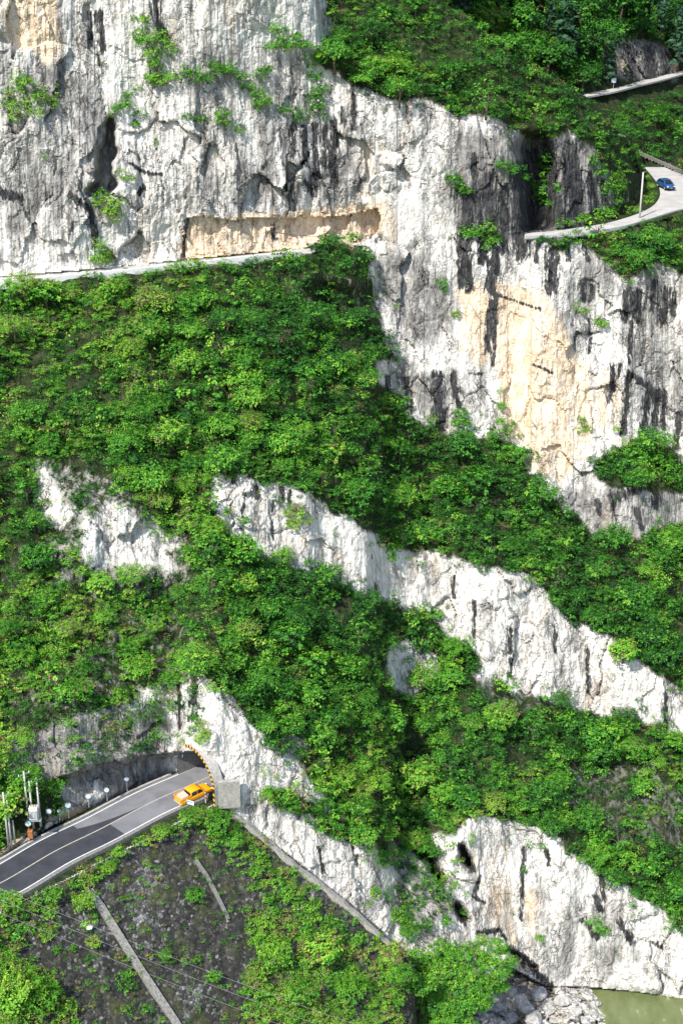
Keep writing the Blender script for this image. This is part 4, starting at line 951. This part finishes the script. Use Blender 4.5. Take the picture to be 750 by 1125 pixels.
# shrubs that stand alone on bare rock, each with its own label: (clumps, hue, label)
LONE = [
 ([(22,95,10),(30,88,9),(12,112,10),(28,110,12),(44,105,9),(56,112,9),(40,122,10),(18,128,8),(62,96,6)], .66, 'sprawling yellow-green bush at the far left of the upper cliff'),
 ([(157,22,8),(152,42,9),(165,45,11),(180,44,10),(170,58,11),(188,54,8),(172,70,9),(168,84,9),(186,86,9),(176,92,7)], .62, 'large hanging bush with a shaded underside near the top left of the cliff'),
 ([(142,105,6),(138,116,7),(148,124,6),(150,136,6),(152,98,5),(158,126,5)], .5, 'trailing bush just below the large hanging bush'),
 ([(126,120,6),(124,126,4)], .45, 'little dark bush above the black crevice'),
 ([(204,82,8),(215,84,9),(228,85,8),(240,80,7),(250,76,7)], .42, 'low green bush at the left end of the cliff ledge'),
 ([(236,72,6),(252,76,8),(264,86,8),(275,95,8),(284,104,8),(290,112,9),(283,118,8)], .48, 'slanting row of green bush running down the cliff ledge'),
 ([(287,82,7),(294,78,6)], .4, 'small bush at the right end of the cliff ledge'),
 ([(205,128,6),(216,132,6),(226,132,6)], .36, 'dull flat bush on the lower ledge left of the bright one'),
 ([(245,126,8),(250,134,7),(265,142,6),(240,134,6)], .56, 'bright bush on the lower ledge of the upper cliff'),
 ([(304,34,9),(310,46,10),(322,50,9),(300,52,8),(336,50,8),(324,42,7)], .5, 'bushy green shrub under the top edge right of centre-left cliff'),
 ([(340,70,9),(346,84,9),(350,98,8),(342,108,8),(352,62,8)], .42, 'climbing column of dark scrub left of the hill crest'),
 ([(312,124,7),(326,128,8),(340,130,8),(352,126,8),(350,114,7)], .38, 'ragged row of scrub above the black streaks'),
 ([(106,219,8),(113,214,7)], .60, 'small green bush at the foot of the black crevice'),
 ([(125,226,10),(128,236,9),(120,230,8)], .70, 'bright round bush right of the crevice foot'),
 ([(113,270,9),(118,279,9),(108,284,9),(116,288,8)], .64, 'bright bush standing just above the upper left road'),
 ([(134,191,5),(144,196,5),(136,198,4)], .66, 'tiny bright bush under a small dark hollow'),
 ([(172,155,4)], .6, 'tiny tuft in the middle of the upper left cliff'),
 ([(50,172,4)], .6, 'tiny tuft on the grey rock left of the crevice'),
 ([(512,256,8),(524,258,8),(536,254,9),(540,264,8),(533,270,7)], .50, 'wide green bush on the pillar left of the upper right road'),
 ([(496,198,8),(505,205,8),(514,210,6)], .40, 'brownish green bush on the black streaked pillar'),
 ([(550,182,8),(562,188,9),(572,196,7)], .36, 'olive scrub on the shaded side of the pillar'),
 ([(486,310,6),(487,318,5)], .48, 'small green bush on the grey rock below the pillar'),
 ([(501,345,5)], .72, 'single bright tuft at the edge of the tan rock'),
 ([(634,338,6),(642,342,5)], .62, 'small green bush left on the thin ledge of the right cliff'),
 ([(656,352,5),(664,356,5)], .66, 'small pale tuft right on the thin ledge of the right cliff'),
 ([(640,462,5),(643,470,5),(637,475,4)], .58, 'wispy green plant on the lower tan cliff'),
 ([(550,430,4),(552,446,5),(548,462,6),(556,474,7),(543,478,8),(562,465,5)], .50, 'tall wispy creeper climbing the foot of the tan cliff'),
 ([(508,452,7),(504,462,9),(508,474,10),(512,484,9)], .42, 'upright dark bush at the foot of the white rock'),
 ([(672,500,8),(660,512,8),(690,496,9),(705,494,10),(718,502,10),(700,508,9),(682,518,8),(730,512,9),(735,525,8),(715,520,9)], .50, 'spreading bush on top of the grey boulder step at right'),
 ([(696,520,8),(703,514,7)], .76, 'yellow-green sprig in front of the spreading bush at right'),
 ([(735,585,11),(728,598,10),(742,602,11),(748,588,10)], .46, 'full green bush at the right picture edge under the boulder step'),
 ([(318,562,7),(328,564,9),(336,570,8),(322,574,7)], .74, 'bright yellow-green bush on the white left end of the rock band'),
 ([(428,604,7),(438,600,7),(430,612,6)], .48, 'small green bush hanging at the top edge of the rock band'),
 ([(368,586,4)], .5, 'tiny tuft on the rock band below the thicket'),
 ([(462,672,10),(475,676,9),(452,680,9)], .60, 'light green feathery tree crown rising in front of the rock band'),
 ([(222,795,7),(226,806,8),(218,812,6)], .74, 'bright hanging tuft above the tunnel mouth'),
 ([(200,812,5)], .6, 'tiny tuft on the rock lip left above the tunnel'),
 ([(292,850,6),(304,850,6)], .72, 'small bright tufts on the white rock right of the tunnel'),
 ([(352,886,8),(366,896,8)], .50, 'bush in the notch of the rock right of the tunnel'),
 ([(655,1012,8),(662,1020,7)], .60, 'small light bush on the lower right rock face'),
 ([(592,1028,5)], .60, 'tiny tuft low on the white lower cliff'),
 ([(575,955,4)], .55, 'tiny tuft high on the white lower cliff'),
 ([(612,246,6),(624,245,5),(640,242,6),(655,238,7),(668,232,8),(676,222,7)], .52, 'low green fringe between the black rock point and the upper right road'),
 ([(650,178,8),(662,188,9),(670,198,8),(664,208,7),(676,208,9)], .46, 'scrub covering the right shoulder of the black rock point'),
 ([(596,182,8),(600,196,8),(598,210,7),(602,170,9),(604,222,6)], .44, 'creeper hanging in the dark cleft left of the rock point'),
 ([(584,205,6),(590,216,7),(612,208,6)], .38, 'dull scrub inside the dark cleft above the upper right road'),
 ([(703,186,4),(708,196,5),(713,204,5),(716,213,5),(710,221,6),(699,230,5),(690,233,5),(706,210,6)], .62, 'bright shrubs on the grassy inside of the road bend'),
 ([(510,1000,5),(488,1010,6)], .48, 'small bush beside the small cave above the big tree'),
]
for cl_, h0, lab in LONE:
    b0 = ground(cl_[0][0], cl_[0][1]); t = empty('shrub', b0); items = []
    for (u, v, rp) in cl_:
        d = depth_at(u, v); s = rp * d / F * 1.28; g = ground(u, v) + Vector((0, -.4 * s, -.1 * s)) - b0
        for q_ in range(1 if s < 1.0 else 2):
            it = place(PR['dome' if rng.random() < .6 else 'airy'][int(rng.integers(6))], g + Vector(rng.normal(0, .15 * s, 3)), s * (1 if q_ == 0 else .8), rng.uniform(0, 6.28)); items.append((it[0], it[1] + h0 + rng.normal(0, .04)))
    c = cloud('foliage', items); c.parent = t; c.color = (0, 0, 0, 1)
    for (u, v, rp) in cl_[:6]:
        bm = bmesh.new(); g = ground(u, v) - b0; tube(bm, [g + Vector((0, .4, -.3)), g + Vector((0, -.2, .1)), g + Vector((.1, -.5, .5))], [.06, .045, .015], 5)
        obj('stem', bm, BARK, t)
    tag(t, lab, 'shrub')

# ------------------------------------------------------------------ plants on the retaining slope
PATCH = [([(200,885),(250,890),(300,930),(360,985),(420,1030),(440,1130),(270,1130),(265,1060),(300,1000),(270,960),(225,930),(180,915),(165,905)], .85, .55),
 ([(0,1040),(40,1065),(75,1095),(85,1130),(-40,1130),(-40,1000)], 1., .62), ([(-20,1000),(60,985),(60,1040),(10,1060),(-20,1040)], .5, .6), ([(95,935),(150,915),(175,925),(120,960),(95,985),(80,975)], .6, .6),
 ([(78,975),(98,975),(112,1010),(100,1020)], .8, .66), ([(120,1035),(145,1045),(170,1100),(160,1115),(125,1070)], .4, .5), ([(270,1000),(330,1010),(440,1040),(440,1130),(275,1130)], .95, .62)]
items = []; small = []
for _ in range(9000):
    u = rng.uniform(-60, 470); v = rng.uniform(880, 1150)
    i = np.clip(np.searchsorted(GV, v), 1, NV - 1); j = np.clip(np.searchsorted(GU, u), 1, NU - 1)
    if not embz[i, j]: continue
    dens, h = .12, .46
    for poly, d_, h_ in PATCH:
        if pin(u, v, poly): dens = max(dens, d_ * .62); h = h_
    if dens > .13 and hnoise(u, v, .06, 141) < .42 - .2 * (dens > .55): dens *= .3
    if rng.random() > dens * .8: continue
    if min((u - (97 + (v - 978) * .66)) ** 2, 1e9) < 60 and v > 985 and rng.random() < .85: continue
    r_ = rng.uniform(.45, 1.25) * (1 if dens > .13 else .5); kd = str(rng.choice(['dome', 'vine', 'airy', 'tuft', 'twiggy'], p=[.34, .24, .12, .22, .08]))
    hh = h + (hnoise(u, v, .04, 151) - .5) * .5 + rng.normal(0, .09)
    if rng.random() < .12: hh = rng.uniform(.88, .97)
    it = place(PR[kd][int(rng.integers(6))], ground(u, v) + Vector((0, -.1, 0)), r_, rng.uniform(0, 6.28)); items.append((it[0], it[1] + min(.95, hh)))
print('slope plants', len(items))
o = cloud('ground_cover', items); o.color = (0, 0, 0, 1); tag(o, 'scattered weeds and scrub growing over the dark retaining slope', 'ground cover', kind='stuff')
for (u, v, r_, h, lab) in [(92,992,1.5,.66,'bright green bush beside the top of the long concrete rib'),(60,985,1.3,.5,'low grassy bush just under the left road kerb'),(10,992,1.7,.62,'green bush at the left picture edge below the road kerb'),(103,1037,1.0,.76,'small yellow-green weed left of the long concrete rib'),(214,985,1.3,.4,'lone dark bush in the middle of the stone slope'),
        (20,1085,3.4,.66,'large bright bush in the bottom left corner'),(45,1095,2.6,.5,'darker bush beside the large one in the bottom left corner'),(355,1045,2.6,.68,'bright tree crown at the lower right of the retaining slope'),(300,1050,2.4,.6,'bright tree crown left on the green foot of the slope'),(330,1090,2.6,.56,'mid green crown at the bottom edge of the slope'),(385,1085,2.4,.5,'green crown at the bottom edge next to the big tree'),
        (210,900,1.7,.58,'bushy crown directly below the pickup'),(238,905,1.9,.44,'dark crown below the wing wall of the tunnel'),(178,915,1.3,.66,'bright low bush at the kerb left of the pickup'),(258,925,1.5,.46,'dark bush below the start of the slanting footing wall'),(120,955,1.0,.66,'yellow-green bush above the top of the long rib'),(235,1075,1.0,.5,'small bush low in the middle of the stone slope'),(182,1050,.9,.5,'small bush right of the long rib')]:
    tree('shrub', ground(u, v) + Vector((0, -.3 * r_, .1)), r_, rng.uniform(0, 6.28), h, 'dome', lab, 'shrub', None, int(u))
# the big tree over the river bank
DBT = float(min(depth_at(500, 1100), depth_at(480, 1075), depth_at(530, 1060))) - 4.; print('big tree depth', DBT, depth_at(500,1060), depth_at(440,1080))
bt = empty('broadleaf_tree', P(500, 1118, D=DBT)); b0 = bt.location; items = []
for (u, v, rp, dd_) in [(460,1060,22,0),(480,1048,20,1),(505,1055,22,-2),(530,1050,20,0),(548,1040,13,1),(556,1058,13,1),(540,1070,20,-2),(515,1078,24,-4),(485,1075,24,-4),(455,1080,20,-2),(470,1100,22,-3),(500,1102,24,-4),(525,1095,20,-3),(440,1068,16,1),(505,1122,20,-3),(480,1125,18,-2),(548,1082,12,-1),(528,1034,9,1)]:
    s = rp * DBT / F
    for q_ in range(10):
        off = rng.normal(size=3); off /= np.linalg.norm(off); off = off * s * .62; off[1] = -abs(off[1]) * .7
        p = P(u, v, D=min(DBT + dd_, float(depth_at(u, v)) - 2.5, float(depth_at(u, v + 12)) - 2.5)) - b0 + Vector(off)
        it = place(PR['dome'][int(rng.integers(6))], p, s * rng.uniform(.40, .60), rng.uniform(0, 6.28)); items.append((it[0], it[1] + .50 + .06 * rng.normal() + .05 * off[2] / s))
c = cloud('crown', items); c.parent = bt; c.color = (0, 0, 0, 1)
bm = bmesh.new(); base = Vector((1, 3, -7)); tube(bm, [base, base + Vector((-.3, -1, 4)), Vector((0, 0, 2)), Vector((0, 0, 6))], [.6, .5, .35, .12], 9)
for a in range(7):
    tube(bm, [Vector((0, .5, -1 + a * .6)), Vector((math.cos(a * 1.7) * 3, math.sin(a * 1.7) * 1.6, 2 + a * .5)), Vector((math.cos(a * 1.7) * 6, math.sin(a * 1.7) * 3, 5 + a * .3))], [.24, .14, .04], 6)
obj('trunk', bm, BARK, bt); tag(bt, 'big broad green tree leaning over the river bank at the bottom', 'tree')
tree('shrub', P(432, 1052, D=float(depth_at(432, 1052)) - 2.), 2.0, 1., .84, 'dome', 'yellow-green sprig left of the big tree by the river', 'shrub', None, 2)

# ------------------------------------------------------------------ boulders on the bank
def boulder(u, v, r, seed, label):
    p = ground(u, v); bm = bmesh.new(); bmesh.ops.create_icosphere(bm, subdivisions=4, radius=1.)
    rr = np.random.default_rng(seed); co = np.array([v_.co[:] for v_ in bm.verts])
    cut = rr.normal(size=(9, 3)); cut /= np.linalg.norm(cut, axis=1, keepdims=True); lim = rr.uniform(.55, .85, 9)
    for k_ in range(9):
        d = co @ cut[k_]; ov = np.clip(d - lim[k_], 0, None); co -= ov[:, None] * cut[k_]
    co *= (1 + (fbm(co * 2.2 + seed, 4, 5)[:, None] - .5) * .35); sc = rr.uniform(.7, 1.3, 3) * np.array([1.2, 1, .75]); co = co * sc * r
    for v_, c_ in zip(bm.verts, co): v_.co = c_
    o = obj('boulder', bm, BOULD); o.location = p + Vector((0, 0, .15 * r)); o.rotation_euler = (0, 0, rr.uniform(0, 6)); return tag(o, label, 'boulder', 'boulders on the river bank')
k = NT('boulder_stone'); f_ = k.noise(1.2, k.coord(), 8, .7); k.base(k.ramp(f_, [(.3, (.16, .155, .15)), (.5, (.42, .41, .39)), (.7, (.62, .60, .57))]), .9, .2); k.bump(f_, 1., .4); BOULD = k.m
BL = [(548,1108,1.8,'broad grey boulder just right of the big tree'),(562,1092,1.5,'boulder under the right edge of the big tree'),(575,1105,2.0,'largest pale boulder in the middle of the bank'),(590,1092,1.5,'pale boulder at the foot of the dark undercut'),(602,1108,1.6,'flat boulder between the largest one and the water'),(618,1100,1.3,'boulder at the upper end of the river pool'),
 (560,1121,1.6,'boulder cut by the bottom edge beside the big tree'),(585,1121,1.7,'boulder cut by the bottom edge in mid bank'),(610,1122,1.4,'boulder at the bottom edge next to the water'),(632,1112,1.0,'small boulder half in the river'),(643,1122,1.1,'wet boulder at the bottom edge of the river'),(655,1104,.7,'tiny rock breaking the water surface'),(541,1094,1.2,'small shaded boulder touching the big tree'),(572,1078,1.1,'boulder wedged high under the cliff undercut'),(628,1090,1.0,'pale boulder against the cliff foot'),(716,1120,.8,'small rock in the water at the bottom right'),(700,1100,.5,'tiny rock in the middle of the river pool'),(744,1104,1.6,'pale boulder on the far river edge at right')]
for i, (u, v, r_, lab) in enumerate(BL): boulder(u, v, r_ * .8, 300 + i, lab)
bm = bmesh.new(); bmesh.ops.create_icosphere(bm, subdivisions=3, radius=.42)
for v_ in bm.verts: v_.co *= 1 + random.uniform(-.12, .12); v_.co.z *= .7
o = obj('plastic_bag', bm, simple('white_plastic', (.8, .8, .78), .5)); o.location = ground(99, 1019) + Vector((0, -.3, .3)); tag(o, 'small white bag lying left of the long concrete rib', 'bag')

# ------------------------------------------------------------------ light, camera
EL, AZ = R(50), R(-35)     # sun behind the camera, to its left
sd = Vector((math.sin(AZ) * math.cos(EL), -math.cos(AZ) * math.cos(EL), math.sin(EL)))
L = bpy.data.lights.new('sun', 'SUN'); L.energy = 4.5; L.angle = R(1.2); L.color = (1, .95, .87); lo = bpy.data.objects.new('sun', L); col.objects.link(lo); lo.rotation_euler = sd.to_track_quat('Z', 'Y').to_euler()
w = bpy.data.worlds.new('World'); scn.world = w; w.use_nodes = True; nt = w.node_tree; bg = nt.nodes['Background']; bg.inputs[1].default_value = .15
sk = nt.nodes.new('ShaderNodeTexSky'); sk.sky_type = 'NISHITA'; sk.sun_disc = False; sk.sun_elevation = EL; sk.sun_rotation = math.atan2(sd.x, sd.y); nt.links.new(sk.outputs[0], bg.inputs[0])
cam = bpy.data.cameras.new('camera'); cam.sensor_fit = 'VERTICAL'; cam.sensor_height = 24; cam.lens = 24 * F / 1125; cam.clip_end = 20000; cam.clip_start = 1
co = bpy.data.objects.new('camera', cam); col.objects.link(co); co.location = (0, 0, CAMZ); co.rotation_euler = (R(90) - T, 0, 0); scn.camera = co
scn.view_settings.view_transform = 'Standard'; scn.view_settings.look = 'None'; scn.view_settings.exposure = .63; scn.view_settings.gamma = 1

scn.cycles.max_bounces = 5; scn.cycles.diffuse_bounces = 3; scn.cycles.glossy_bounces = 2; scn.cycles.transmission_bounces = 3; scn.cycles.caustics_reflective = False; scn.cycles.caustics_refractive = False
